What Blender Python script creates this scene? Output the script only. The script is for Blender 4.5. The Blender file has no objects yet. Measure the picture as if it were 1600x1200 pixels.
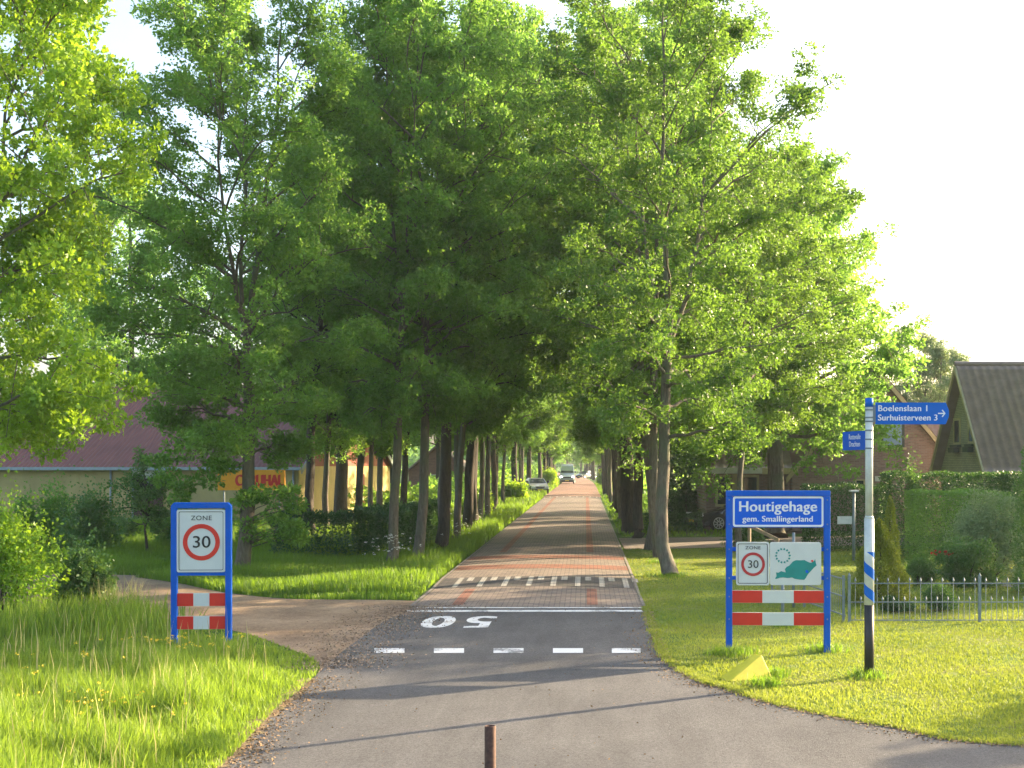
import bpy, bmesh, math, random
import numpy as np
from mathutils import Vector, Matrix

random.seed(7)
R = math.radians
scene = bpy.context.scene
COL = scene.collection
F = 2000.0; CH = 2.7; VX = 915.0; VY = 726.0      # focal (photo px), camera height, vanishing point


def G(px, py):
    """ground point seen at a photo pixel"""
    d = F * CH / (py - VY)
    return ((px - VX) * d / F, d)


def AT(px, py, d):
    return ((px - VX) * d / F, d, CH - (py - VY) * d / F)


# ------------------------------------------------------------------ materials
MATS = {}


def new_mat(name):
    m = bpy.data.materials.new(name)
    m.use_nodes = True
    nt = m.node_tree
    b = nt.nodes['Principled BSDF']
    MATS[name] = m
    return m, nt, b


def nd(nt, typ, **kw):
    n = nt.nodes.new(typ)
    for k, v in kw.items():
        if k in n.inputs:
            n.inputs[k].default_value = v
        else:
            setattr(n, k, v)
    return n


def ramp(nt, stops, src):
    r = nt.nodes.new('ShaderNodeValToRGB')
    el = r.color_ramp.elements
    while len(el) < len(stops):
        el.new(0.5)
    for e, (p, c) in zip(el, stops):
        e.position = p
        e.color = (*c, 1)
    nt.links.new(src, r.inputs[0])
    return r


def coords(nt, scale=1.0, kind='Object'):
    tc = nt.nodes.new('ShaderNodeTexCoord')
    mp = nt.nodes.new('ShaderNodeMapping')
    if isinstance(scale, (int, float)):
        scale = (scale,) * 3
    mp.inputs['Scale'].default_value = scale
    nt.links.new(tc.outputs[kind], mp.inputs[0])
    return mp.outputs[0]


def noise(nt, vec, scale, detail=4, rough=0.55):
    n = nt.nodes.new('ShaderNodeTexNoise')
    n.inputs['Scale'].default_value = scale
    n.inputs['Detail'].default_value = detail
    n.inputs['Roughness'].default_value = rough
    nt.links.new(vec, n.inputs['Vector'])
    return n.outputs['Fac']


def mixc(nt, fac, a, b, mode='MIX'):
    m = nt.nodes.new('ShaderNodeMix')
    m.data_type = 'RGBA'
    m.blend_type = mode
    for s, v in ((0, fac), (6, a), (7, b)):
        if hasattr(v, 'is_output') or isinstance(v, bpy.types.NodeSocket):
            nt.links.new(v, m.inputs[s])
        elif s == 0:
            m.inputs[0].default_value = v
        else:
            m.inputs[s].default_value = (*v, 1)
    return m.outputs[2]


def bump(nt, b, h, strength=0.4, dist=0.02):
    n = nt.nodes.new('ShaderNodeBump')
    n.inputs['Strength'].default_value = strength
    n.inputs['Distance'].default_value = dist
    nt.links.new(h, n.inputs['Height'])
    nt.links.new(n.outputs[0], b.inputs['Normal'])


def simple(name, col, rough=0.5, metal=0.0, var=0.12, scale=6.0, spec=0.5, coat=0.0, emis=None):
    m, nt, b = new_mat(name)
    v = coords(nt)
    n = noise(nt, v, scale, 5, 0.6)
    lo = tuple(c * (1 - var) for c in col)
    hi = tuple(min(1, c * (1 + var)) for c in col)
    r = ramp(nt, [(0.3, lo), (0.7, hi)], n)
    nt.links.new(r.outputs[0], b.inputs['Base Color'])
    b.inputs['Roughness'].default_value = rough
    b.inputs['Metallic'].default_value = metal
    b.inputs['Specular IOR Level'].default_value = spec
    b.inputs['Coat Weight'].default_value = coat
    if emis:
        b.inputs['Emission Color'].default_value = (*emis[0], 1)
        b.inputs['Emission Strength'].default_value = emis[1]
    return m


def leaf_mat(name, c_dark, c_light, t_col, trans=0.45, rough=0.45):
    m, nt, b = new_mat(name)
    at = nt.nodes.new('ShaderNodeAttribute')
    at.attribute_name = 'tint'
    oi = nt.nodes.new('ShaderNodeObjectInfo')
    r = ramp(nt, [(0.0, c_dark), (1.0, c_light)], at.outputs['Fac'])
    rr = ramp(nt, [(0.0, (0.88, 0.93, 0.9)), (1.0, (1.1, 1.05, 1.0))], oi.outputs['Random'])
    base = mixc(nt, 1.0, r.outputs[0], rr.outputs[0], 'MULTIPLY')
    nt.links.new(base, b.inputs['Base Color'])
    b.inputs['Roughness'].default_value = rough
    b.inputs['Specular IOR Level'].default_value = 0.4
    tr = nt.nodes.new('ShaderNodeBsdfTranslucent')
    rt = ramp(nt, [(0.0, tuple(c * 0.75 for c in t_col)), (1.0, t_col)], at.outputs['Fac'])
    tb = mixc(nt, 1.0, rt.outputs[0], rr.outputs[0], 'MULTIPLY')
    nt.links.new(tb, tr.inputs[0])
    mx = nt.nodes.new('ShaderNodeMixShader')
    mx.inputs[0].default_value = trans
    nt.links.new(b.outputs[0], mx.inputs[1])
    nt.links.new(tr.outputs[0], mx.inputs[2])
    nt.links.new(mx.outputs[0], nt.nodes['Material Output'].inputs[0])
    return m


def brick_mat(name, c1, c2, mortar, sx, sy, swap=None, rough=0.85, msize=0.06, bumpd=0.01, extra=0.25):
    """brick pattern; sx, sy = brick length and height in metres. swap picks the plane"""
    m, nt, b = new_mat(name)
    tc = nt.nodes.new('ShaderNodeTexCoord')
    sep = nt.nodes.new('ShaderNodeSeparateXYZ')
    com = nt.nodes.new('ShaderNodeCombineXYZ')
    nt.links.new(tc.outputs['Object'], sep.inputs[0])
    ax = {'xy': (0, 1), 'xz': (0, 2), 'yz': (1, 2), 'yx': (1, 0)}[swap or 'xy']
    nt.links.new(sep.outputs[ax[0]], com.inputs[0])
    nt.links.new(sep.outputs[ax[1]], com.inputs[1])
    br = nt.nodes.new('ShaderNodeTexBrick')
    br.inputs['Scale'].default_value = 1.0
    br.inputs['Brick Width'].default_value = sx
    br.inputs['Row Height'].default_value = sy
    br.inputs['Mortar Size'].default_value = msize * sy
    br.inputs['Mortar Smooth'].default_value = 0.3
    br.inputs['Bias'].default_value = 0.0
    br.inputs['Color1'].default_value = (*c1, 1)
    br.inputs['Color2'].default_value = (*c2, 1)
    br.inputs['Mortar'].default_value = (*mortar, 1)
    nt.links.new(com.outputs[0], br.inputs['Vector'])
    n = noise(nt, tc.outputs['Object'], 1.3, 6, 0.65)
    r = ramp(nt, [(0.25, (1 - extra,) * 3), (0.75, (1 + extra * 0.6,) * 3)], n)
    c = mixc(nt, 1.0, br.outputs['Color'], r.outputs[0], 'MULTIPLY')
    nt.links.new(c, b.inputs['Base Color'])
    b.inputs['Roughness'].default_value = rough
    inv = nd(nt, 'ShaderNodeMath', operation='SUBTRACT')
    inv.inputs[0].default_value = 1.0
    nt.links.new(br.outputs['Fac'], inv.inputs[1])
    bump(nt, b, inv.outputs[0], 0.5, bumpd)
    return m


def ground_mat(name, cols, s1=0.6, s2=9.0, rough=0.95, bd=0.03, fine=60.0):
    m, nt, b = new_mat(name)
    v = coords(nt)
    n1 = noise(nt, v, s1, 6, 0.65)
    n2 = noise(nt, v, s2, 5, 0.7)
    n3 = noise(nt, v, fine, 3, 0.7)
    r1 = ramp(nt, [(0.3, cols[0]), (0.5, cols[1]), (0.7, cols[2])], n1)
    r2 = ramp(nt, [(0.3, (0.72,) * 3), (0.7, (1.2,) * 3)], n2)
    r3 = ramp(nt, [(0.3, (0.75,) * 3), (0.7, (1.2,) * 3)], n3)
    c = mixc(nt, 1.0, r1.outputs[0], r2.outputs[0], 'MULTIPLY')
    c = mixc(nt, 1.0, c, r3.outputs[0], 'MULTIPLY')
    nt.links.new(c, b.inputs['Base Color'])
    b.inputs['Roughness'].default_value = rough
    b.inputs['Specular IOR Level'].default_value = 0.25
    bump(nt, b, n3, 0.6, bd)
    return m


M_leafA = leaf_mat('alder_leaf', (0.060, 0.155, 0.032), (0.15, 0.31, 0.065), (0.38, 0.66, 0.09), 0.52)
M_leafB = leaf_mat('bright_leaf', (0.060, 0.150, 0.030), (0.14, 0.27, 0.05), (0.31, 0.52, 0.05), 0.44)
M_leafO = leaf_mat('oak_leaf', (0.11, 0.23, 0.02), (0.22, 0.38, 0.04), (0.50, 0.74, 0.04), 0.5)
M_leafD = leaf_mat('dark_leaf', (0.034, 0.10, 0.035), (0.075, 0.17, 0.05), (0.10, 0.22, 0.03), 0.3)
M_leafG = leaf_mat('garden_leaf', (0.06, 0.16, 0.045), (0.14, 0.27, 0.075), (0.24, 0.42, 0.06), 0.35)
M_leafY = leaf_mat('golden_leaf', (0.15, 0.20, 0.025), (0.30, 0.34, 0.05), (0.45, 0.50, 0.04), 0.35)
M_leafC = leaf_mat('clipped_leaf', (0.09, 0.22, 0.05), (0.19, 0.37, 0.08), (0.30, 0.5, 0.06), 0.35)
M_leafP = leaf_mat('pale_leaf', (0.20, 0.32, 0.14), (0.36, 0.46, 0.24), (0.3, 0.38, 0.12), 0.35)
M_grassT = leaf_mat('tall_grass_blade', (0.07, 0.17, 0.015), (0.24, 0.34, 0.05), (0.34, 0.50, 0.04), 0.5, 0.5)
M_grassL = leaf_mat('lawn_blade', (0.09, 0.19, 0.02), (0.30, 0.32, 0.06), (0.42, 0.50, 0.05), 0.4, 0.6)
M_grassV = leaf_mat('verge_blade', (0.06, 0.15, 0.015), (0.14, 0.26, 0.03), (0.28, 0.46, 0.03), 0.5, 0.5)
M_straw = leaf_mat('dry_stalk', (0.38, 0.36, 0.14), (0.60, 0.54, 0.26), (0.55, 0.5, 0.2), 0.3, 0.7)
M_flower = simple('white_flower', (0.75, 0.76, 0.68), 0.6)
M_yflower = simple('yellow_flower', (0.75, 0.55, 0.03), 0.6)


def bark_mat(name, c1, c2, moss):
    m, nt, b = new_mat(name)
    v = coords(nt, (9, 9, 1.8))
    n = noise(nt, v, 2.2, 8, 0.7)
    v2 = coords(nt)
    n2 = noise(nt, v2, 1.1, 4)
    r = ramp(nt, [(0.3, c1), (0.7, c2)], n)
    rm = ramp(nt, [(0.45, (0, 0, 0)), (0.62, (1, 1, 1))], n2)
    c = mixc(nt, rm.outputs[0], r.outputs[0], moss)
    nt.links.new(c, b.inputs['Base Color'])
    b.inputs['Roughness'].default_value = 0.9
    bump(nt, b, n, 1.0, 0.05)
    return m


M_bark = bark_mat('grey_bark', (0.07, 0.055, 0.042), (0.24, 0.20, 0.15), (0.13, 0.14, 0.085))
M_barkD = bark_mat('dark_bark', (0.03, 0.024, 0.018), (0.10, 0.08, 0.06), (0.06, 0.06, 0.035))

M_lawn = ground_mat('lawn_soil', [(0.08, 0.17, 0.02), (0.15, 0.21, 0.03), (0.27, 0.24, 0.07)], 0.55, 5.0)
M_meadow = ground_mat('meadow_soil', [(0.045, 0.10, 0.015), (0.07, 0.14, 0.02), (0.10, 0.15, 0.03)], 0.4, 4.0)
M_dirt = ground_mat('dirt_gravel', [(0.20, 0.135, 0.085), (0.32, 0.225, 0.145), (0.44, 0.32, 0.21)], 0.8, 14.0, 0.95, 0.04, 45.0)
M_edge = ground_mat('verge_edge_soil', [(0.16, 0.11, 0.06), (0.26, 0.19, 0.11), (0.16, 0.17, 0.06)], 3.0, 20.0, 0.95, 0.03, 50.0)
M_mulch = ground_mat('mulch', [(0.06, 0.04, 0.03), (0.09, 0.06, 0.045), (0.12, 0.085, 0.06)], 2.0, 20.0)
M_drive = brick_mat('driveway_brick', (0.20, 0.16, 0.14), (0.27, 0.22, 0.19), (0.10, 0.09, 0.08), 0.2, 0.1)


def asphalt_mat():
    m, nt, b = new_mat('asphalt')
    v = coords(nt)
    n1 = noise(nt, v, 0.5, 6, 0.6)
    n2 = noise(nt, v, 160.0, 2, 0.8)
    vl = coords(nt, (1.0, 0.12, 1))
    n3 = noise(nt, vl, 2.6, 4, 0.6)
    r1 = ramp(nt, [(0.3, (0.077, 0.076, 0.078)), (0.7, (0.118, 0.115, 0.115))], n1)
    r2 = ramp(nt, [(0.35, (0.6,) * 3), (0.65, (1.4,) * 3)], n2)
    r3 = ramp(nt, [(0.35, (0.85,) * 3), (0.7, (1.15,) * 3)], n3)
    c = mixc(nt, 1.0, r1.outputs[0], r2.outputs[0], 'MULTIPLY')
    c = mixc(nt, 1.0, c, r3.outputs[0], 'MULTIPLY')
    n4 = noise(nt, v, 48.0, 3, 0.85)
    r4 = ramp(nt, [(0.36, (0.62,) * 3), (0.64, (1.42,) * 3)], n4)
    c = mixc(nt, 1.0, c, r4.outputs[0], 'MULTIPLY')
    # old cracks sealed with bitumen
    vo = nt.nodes.new('ShaderNodeTexVoronoi')
    vo.feature = 'DISTANCE_TO_EDGE'
    vo.inputs['Scale'].default_value = 0.33
    wv = nt.nodes.new('ShaderNodeMixRGB'); wv.blend_type = 'ADD'; wv.inputs[0].default_value = 0.6
    nn = nt.nodes.new('ShaderNodeTexNoise'); nn.inputs['Scale'].default_value = 1.2
    nt.links.new(v, nn.inputs['Vector'])
    nt.links.new(v, wv.inputs[1]); nt.links.new(nn.outputs['Color'], wv.inputs[2])
    nt.links.new(wv.outputs[0], vo.inputs['Vector'])
    rc = ramp(nt, [(0.0, (0.82,) * 3), (0.004, (1.0,) * 3)], vo.outputs['Distance'])
    c = mixc(nt, 1.0, c, rc.outputs[0], 'MULTIPLY')
    nt.links.new(c, b.inputs['Base Color'])
    b.inputs['Roughness'].default_value = 0.85
    b.inputs['Specular IOR Level'].default_value = 0.35
    bump(nt, b, n2, 0.8, 0.012)
    return m


M_asph = asphalt_mat()
M_clink = brick_mat('clinker_brick', (0.20, 0.16, 0.135), (0.32, 0.25, 0.20), (0.075, 0.065, 0.06), 0.20, 0.10, 'xy', 0.8, 0.10, 0.012)
M_clinkR = brick_mat('red_clinker', (0.24, 0.10, 0.065), (0.34, 0.14, 0.09), (0.09, 0.06, 0.05), 0.20, 0.10, 'xy', 0.8, 0.10, 0.012)
M_clinkF = brick_mat('far_red_clinker', (0.25, 0.14, 0.10), (0.33, 0.18, 0.125), (0.10, 0.08, 0.06), 0.20, 0.10, 'xy', 0.8, 0.08, 0.01)
M_clinkD = brick_mat('dark_clinker', (0.07, 0.065, 0.06), (0.12, 0.105, 0.10), (0.04, 0.04, 0.04), 0.20, 0.10, 'xy', 0.8, 0.10, 0.012)
M_clinkW = brick_mat('white_clinker', (0.36, 0.34, 0.30), (0.52, 0.49, 0.43), (0.16, 0.15, 0.14), 0.20, 0.10, 'xy', 0.8, 0.10, 0.012)
M_kerb = simple('kerb_concrete', (0.22, 0.19, 0.17), 0.9, var=0.3, scale=9)


def paint_mat():
    m, nt, b = new_mat('worn_road_paint')
    v = coords(nt)
    n = noise(nt, v, 22.0, 6, 0.75)
    n0 = noise(nt, v, 1.7, 3, 0.5)
    ad = nd(nt, 'ShaderNodeMath', operation='ADD')
    nt.links.new(n, ad.inputs[0]); nt.links.new(n0, ad.inputs[1])
    r = ramp(nt, [(0.0, (0.10, 0.10, 0.10)), (0.38, (0.22, 0.22, 0.22)), (0.46, (0.60, 0.60, 0.59)), (1.0, (0.72, 0.72, 0.70))], ad.outputs[0])
    el = r.color_ramp.elements
    for e, p in zip(el, (0.0, 0.84, 0.95, 1.0)):
        e.position = p
    nt.links.new(r.outputs[0], b.inputs['Base Color'])
    b.inputs['Roughness'].default_value = 0.75
    return m


M_paint = paint_mat()
M_blue = simple('sign_blue_paint', (0.003, 0.10, 0.52), 0.6, var=0.10, scale=3, spec=0.2)
M_blueP = simple('sign_blue_panel', (0.003, 0.115, 0.68), 0.6, var=0.06, scale=2.0, spec=0.2)
M_blueD = simple('finger_blue', (0.004, 0.13, 0.55), 0.6, var=0.10, scale=2, spec=0.2)
M_signW = simple('sign_white', (0.62, 0.64, 0.62), 0.4, var=0.05, scale=3)
M_letter = simple('letter_white', (0.78, 0.80, 0.82), 0.45, var=0.03)
M_red = simple('sign_red', (0.66, 0.022, 0.012), 0.4, var=0.08, scale=4)
M_redD = simple('sign_red_worn', (0.46, 0.025, 0.03), 0.45, var=0.12, scale=6)
M_black = simple('sign_black', (0.012, 0.012, 0.013), 0.5)
M_teal = simple('map_teal', (0.0, 0.24, 0.22), 0.5, var=0.1, scale=8)
M_galv = simple('galvanised_steel', (0.19, 0.23, 0.245), 0.55, metal=0.1, var=0.15, scale=14)
M_pole = simple('pole_white', (0.60, 0.62, 0.56), 0.4, var=0.18, scale=5)
M_poleB = simple('pole_black', (0.02, 0.019, 0.018), 0.5, var=0.3)
M_yellow = simple('yellow_plastic', (0.66, 0.56, 0.02), 0.55, var=0.12, scale=7)
M_orangeS = simple('sign_amber', (0.88, 0.36, 0.008), 0.5, var=0.05)
M_rust = simple('rusty_iron', (0.085, 0.042, 0.028), 0.75, metal=0.2, var=0.45, scale=26)
M_wallY = None


def corr_mat(name, col, freq, axis='x', depth=0.02, rough=0.6, var=0.12):
    m, nt, b = new_mat(name)
    tc = nt.nodes.new('ShaderNodeTexCoord')
    w = nt.nodes.new('ShaderNodeTexWave')
    w.wave_type = 'BANDS'
    w.bands_direction = axis.upper()
    w.inputs['Scale'].default_value = freq
    w.inputs['Distortion'].default_value = 0.0
    nt.links.new(tc.outputs['Object'], w.inputs['Vector'])
    n = noise(nt, tc.outputs['Object'], 1.2, 5, 0.6)
    r = ramp(nt, [(0.3, tuple(c * (1 - var) for c in col)), (0.7, tuple(c * (1 + var) for c in col))], n)
    nt.links.new(r.outputs[0], b.inputs['Base Color'])
    b.inputs['Roughness'].default_value = rough
    bump(nt, b, w.outputs['Fac'], 1.0, depth)
    return m


M_barnwall = corr_mat('yellow_cladding', (0.42, 0.33, 0.12), 1.0, 'x', 0.004)
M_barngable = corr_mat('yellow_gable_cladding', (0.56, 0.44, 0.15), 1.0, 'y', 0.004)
M_barnred = simple('red_gable_cladding', (0.32, 0.06, 0.03), 0.6)
M_barnroof = corr_mat('maroon_corrugated_roof', (0.165, 0.058, 0.040), 1.15, 'x', 0.01, 0.6, 0.14)
M_gutter = simple('grey_gutter', (0.30, 0.35, 0.36), 0.5)
M_doorR = simple('maroon_door', (0.06, 0.012, 0.012), 0.4)
M_white = simple('white_trim', (0.62, 0.62, 0.58), 0.5)
M_cream = simple('cream_trim', (0.50, 0.43, 0.24), 0.5, var=0.12)
M_green = simple('olive_trim', (0.26, 0.27, 0.13), 0.5)
M_brickP = brick_mat('purple_brown_brick', (0.24, 0.155, 0.13), (0.34, 0.23, 0.195), (0.30, 0.26, 0.23), 0.21, 0.065, 'xz', 0.9, 0.16, 0.006, 0.2)
M_brickG = brick_mat('grey_brown_brick', (0.44, 0.41, 0.29), (0.54, 0.50, 0.37), (0.26, 0.25, 0.21), 0.21, 0.065, 'yz', 0.9, 0.16, 0.006, 0.2)
M_brickR = brick_mat('red_far_brick', (0.25, 0.10, 0.07), (0.32, 0.14, 0.09), (0.26, 0.2, 0.17), 0.21, 0.065, 'xz', 0.9, 0.16, 0.006, 0.2)
M_glass = simple('window_glass', (0.03, 0.04, 0.05), 0.08, var=0.05, spec=0.8)
M_skypane = simple('painted_sky_reflection', (0.30, 0.42, 0.56), 0.15, var=0.08)  # sky reflection painted into the pane as a pale blue colour
M_dkframe = simple('dark_frame', (0.07, 0.09, 0.07), 0.5)


def tile_mat(name, axis='xz'):
    m, nt, b = new_mat(name)
    tc = nt.nodes.new('ShaderNodeTexCoord')
    n = noise(nt, tc.outputs['Object'], 2.5, 6, 0.65)
    r = ramp(nt, [(0.3, (0.23, 0.17, 0.15)), (0.7, (0.34, 0.255, 0.225))], n)
    nt.links.new(r.outputs[0], b.inputs['Base Color'])
    b.inputs['Roughness'].default_value = 0.55
    return m


M_tile = tile_mat('dark_roof_tile')
M_carW = simple('silver_van_paint', (0.40, 0.46, 0.47), 0.25, metal=0.4, coat=0.6, var=0.04)
M_carL = simple('light_car_paint', (0.30, 0.32, 0.33), 0.25, metal=0.2, coat=0.6, var=0.04)
M_carK = simple('black_car_paint', (0.018, 0.02, 0.022), 0.2, coat=0.8, var=0.1)
M_carG = simple('silver_car_paint', (0.16, 0.19, 0.21), 0.2, metal=0.6, coat=0.6, var=0.04)
M_tyre = simple('tyre_rubber', (0.02, 0.02, 0.02), 0.85)
M_rim = simple('alloy_rim', (0.55, 0.56, 0.58), 0.3, metal=0.7)
M_lens = simple('headlight_lens', (0.85, 0.88, 0.9), 0.1)
M_lit = simple('lit_headlight', (0.9, 0.9, 0.9), 0.2, emis=((1, 0.98, 0.92), 5.0))
M_plast = simple('black_plastic', (0.02, 0.02, 0.022), 0.6)
M_plate = simple('yellow_number_plate', (0.7, 0.5, 0.03), 0.5)
M_wood = simple('weathered_wood', (0.30, 0.22, 0.14), 0.8, var=0.3, scale=12)
M_lightstrip = simple('far_hills_green', (0.05, 0.09, 0.04), 0.9)


# ------------------------------------------------------------------ object helpers
def props(o, label=None, cat=None, group=None, kind=None):
    if label: o['label'] = label
    if cat: o['category'] = cat
    if group: o['group'] = group
    if kind: o['kind'] = kind
    return o


def link(name, me, parent=None, mats=()):
    o = bpy.data.objects.new(name, me)
    COL.objects.link(o)
    for m in mats:
        if me is not None and hasattr(me, 'materials'):
            me.materials.append(m)
    if parent:
        o.parent = parent
    return o


def thing(name, label, cat, loc=(0, 0, 0), rotz=0.0, group=None):
    o = bpy.data.objects.new(name, None)
    COL.objects.link(o)
    o.location = loc
    o.rotation_euler = (0, 0, rotz)
    o.empty_display_size = 0.3
    return props(o, label, cat, group)


def obj(name, bm, m, parent=None, smooth=False, bev=0.0):
    me = bpy.data.meshes.new(name)
    bmesh.ops.recalc_face_normals(bm, faces=bm.faces)
    if smooth:
        for f in bm.faces:
            f.smooth = True
    bm.to_mesh(me)
    bm.free()
    o = link(name, me, parent, (m,) if not isinstance(m, (list, tuple)) else m)
    if bev:
        md = o.modifiers.new('bevel', 'BEVEL')
        md.width = bev
        md.segments = 2
        md.limit_method = 'ANGLE'
    return o


def box(bm, x0, x1, y0, y1, z0, z1, mi=0):
    vs = [bm.verts.new(p) for p in ((x0, y0, z0), (x1, y0, z0), (x1, y1, z0), (x0, y1, z0),
                                    (x0, y0, z1), (x1, y0, z1), (x1, y1, z1), (x0, y1, z1))]
    for f in ((0, 3, 2, 1), (4, 5, 6, 7), (0, 1, 5, 4), (1, 2, 6, 5), (2, 3, 7, 6), (3, 0, 4, 7)):
        bm.faces.new([vs[i] for i in f]).material_index = mi


def boxes(*bs):
    bm = bmesh.new()
    for b in bs:
        box(bm, *b)
    return bm


def cyl(bm, p0, p1, r0, r1=None, n=16, cap=True):
    r1 = r0 if r1 is None else r1
    p0 = Vector(p0); p1 = Vector(p1)
    d = (p1 - p0).normalized()
    a = d.orthogonal().normalized()
    b = d.cross(a)
    A = []; B = []
    for i in range(n):
        t = 2 * math.pi * i / n
        v = a * math.cos(t) + b * math.sin(t)
        A.append(bm.verts.new(p0 + v * r0)); B.append(bm.verts.new(p1 + v * r1))
    for i in range(n):
        bm.faces.new((A[i], A[(i + 1) % n], B[(i + 1) % n], B[i]))
    if cap:
        bm.faces.new(A[::-1]); bm.faces.new(B)


def prism(bm, pts, y0, y1, plane='xz'):
    """extrude outline pts (2-D) along the third axis"""
    def P(p, t):
        return {'xz': (p[0], t, p[1]), 'yz': (t, p[0], p[1]), 'xy': (p[0], p[1], t)}[plane]
    A = [bm.verts.new(P(p, y0)) for p in pts]
    B = [bm.verts.new(P(p, y1)) for p in pts]
    n = len(pts)
    for i in range(n):
        bm.faces.new((A[i], A[(i + 1) % n], B[(i + 1) % n], B[i]))
    bm.faces.new(A[::-1]); bm.faces.new(B)


def rrect(x0, x1, z0, z1, r, n=5):
    out = []
    for cx, cz, a in ((x1 - r, z0 + r, -90), (x1 - r, z1 - r, 0), (x0 + r, z1 - r, 90), (x0 + r, z0 + r, 180)):
        for i in range(n + 1):
            t = R(a + 90 * i / n)
            out.append((cx + r * math.cos(t), cz + r * math.sin(t)))
    return out


def ring(bm, outer, inner, y0, y1):
    """a frame between two outlines of equal vertex count, thickness along y"""
    n = len(outer)
    q = [[bm.verts.new((p[0], y, p[1])) for p in o] for o in (outer, inner) for y in (y0, y1)]
    of, ob, nf, nb = q
    for i in range(n):
        j = (i + 1) % n
        bm.faces.new((of[i], of[j], nf[j], nf[i])); bm.faces.new((ob[j], ob[i], nb[i], nb[j]))
        bm.faces.new((of[j], of[i], ob[i], ob[j])); bm.faces.new((nf[i], nf[j], nb[j], nb[i]))


def circ(cx, cz, r, n=40):
    return [(cx + r * math.cos(2 * math.pi * i / n), cz + r * math.sin(2 * math.pi * i / n)) for i in range(n)]


DG = None


def text_mesh(name, s, size, m, parent, loc, rot, sx=1.0, bold=0.0, align='CENTER', depth=0.002, spacing=1.0):
    cu = bpy.data.curves.new('tmp_text', 'FONT')
    cu.body = s
    cu.size = size
    cu.align_x = align
    cu.align_y = 'CENTER'
    cu.extrude = depth
    cu.space_character = spacing
    t = bpy.data.objects.new('tmp_text', cu)
    COL.objects.link(t)
    bpy.context.view_layer.update()
    dg = bpy.context.evaluated_depsgraph_get()
    me = bpy.data.meshes.new_from_object(t.evaluated_get(dg))
    me.name = name
    bpy.data.objects.remove(t)
    bpy.data.curves.remove(cu)
    for v in me.vertices:
        v.co.x *= sx
    if bold:
        bm = bmesh.new(); bm.from_mesh(me)
        src = bmesh.ops.duplicate(bm, geom=bm.verts[:] + bm.edges[:] + bm.faces[:])
        base = [g for g in src['geom'] if isinstance(g, bmesh.types.BMVert)]
        for v in base: v.co += Vector((bold, bold * 0.3, 0.0004))
        s2_ = bmesh.ops.duplicate(bm, geom=[g for g in src['geom']])
        for v in [g for g in s2_['geom'] if isinstance(g, bmesh.types.BMVert)]: v.co += Vector((-2 * bold, -bold * 0.6, 0.0004))
        bm.to_mesh(me); bm.free()
    me.materials.clear()
    o = link(name, me, parent, (m,))
    o.location = loc
    o.rotation_euler = rot
    return o


FACE = (R(90), 0, 0)     # text standing up, facing -Y


def np_mesh(name, verts, quads, tint=None, smooth=False):
    me = bpy.data.meshes.new(name)
    verts = np.ascontiguousarray(verts, dtype=np.float32)
    quads = np.ascontiguousarray(quads, dtype=np.int32)
    k = quads.shape[1]
    me.vertices.add(len(verts)); me.loops.add(quads.size); me.polygons.add(len(quads))
    me.vertices.foreach_set('co', verts.ravel())
    me.loops.foreach_set('vertex_index', quads.ravel())
    me.polygons.foreach_set('loop_start', np.arange(len(quads), dtype=np.int32) * k)
    me.polygons.foreach_set('loop_total', np.full(len(quads), k, dtype=np.int32))
    if smooth:
        me.polygons.foreach_set('use_smooth', np.ones(len(quads), dtype=bool))
    me.update(calc_edges=True)
    if tint is not None:
        a = me.attributes.new('tint', 'FLOAT', 'FACE')
        a.data.foreach_set('value', np.ascontiguousarray(tint, dtype=np.float32))
    return me


def unit(v):
    return v / (np.linalg.norm(v, axis=-1, keepdims=True) + 1e-9)


def leaf_geo(P, D, size, rng, width=0.62, droop=0.15):
    """P base points, D directions; a folded four-corner leaf each"""
    n = len(P)
    D = unit(D)
    rnd = rng.normal(size=(n, 3))
    S = unit(np.cross(D, rnd))
    N = np.cross(S, D)
    L = (size * rng.uniform(0.65, 1.25, n))[:, None]
    W = L * width * 0.5
    a = P
    b = P + D * L * 0.52 + S * W + N * W * 0.25
    c = P + D * L - N * L * droop
    d = P + D * L * 0.52 - S * W + N * W * 0.25
    V = np.stack([a, b, c, d], 1).reshape(-1, 3)
    Q = np.arange(4 * n).reshape(n, 4)
    return V, Q


def tube_geo(paths, nside=6):
    """paths: list of (pts Nx3, radii N). Returns verts, quads"""
    VV = []; QQ = []; off = 0
    for pts, rad in paths:
        pts = np.asarray(pts, float); rad = np.asarray(rad, float)
        ns = nside if rad[0] < 0.12 else 14
        t = np.gradient(pts, axis=0)
        t = unit(t)
        ref = np.array([1.0, 0.13, 0.05]) if abs(t[0][2]) > 0.7 else np.array([0.0, 0.1, 1.0])
        a = unit(np.cross(t, ref)); b = np.cross(t, a)
        ang = np.arange(ns) * 2 * np.pi / ns
        wob = 1.0
        if ns == 14:
            wob = (1 + 0.07 * np.sin(ang * 3 + pts[0][0] * 7) + 0.05 * np.sin(ang * 5 + 1.3))[None, :, None]
        V = pts[:, None, :] + (a[:, None, :] * np.cos(ang)[None, :, None] + b[:, None, :] * np.sin(ang)[None, :, None]) * rad[:, None, None] * wob
        m = len(pts)
        V = V.reshape(-1, 3)
        i = np.arange(m - 1)[:, None] * ns; j = np.arange(ns)[None, :]
        j2 = (j + 1) % ns
        Q = np.stack([i + j, i + j2, i + ns + j2, i + ns + j], -1).reshape(-1, 4) + off
        VV.append(V); QQ.append(Q); off += len(V)
    return np.concatenate(VV), np.concatenate(QQ)


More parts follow.
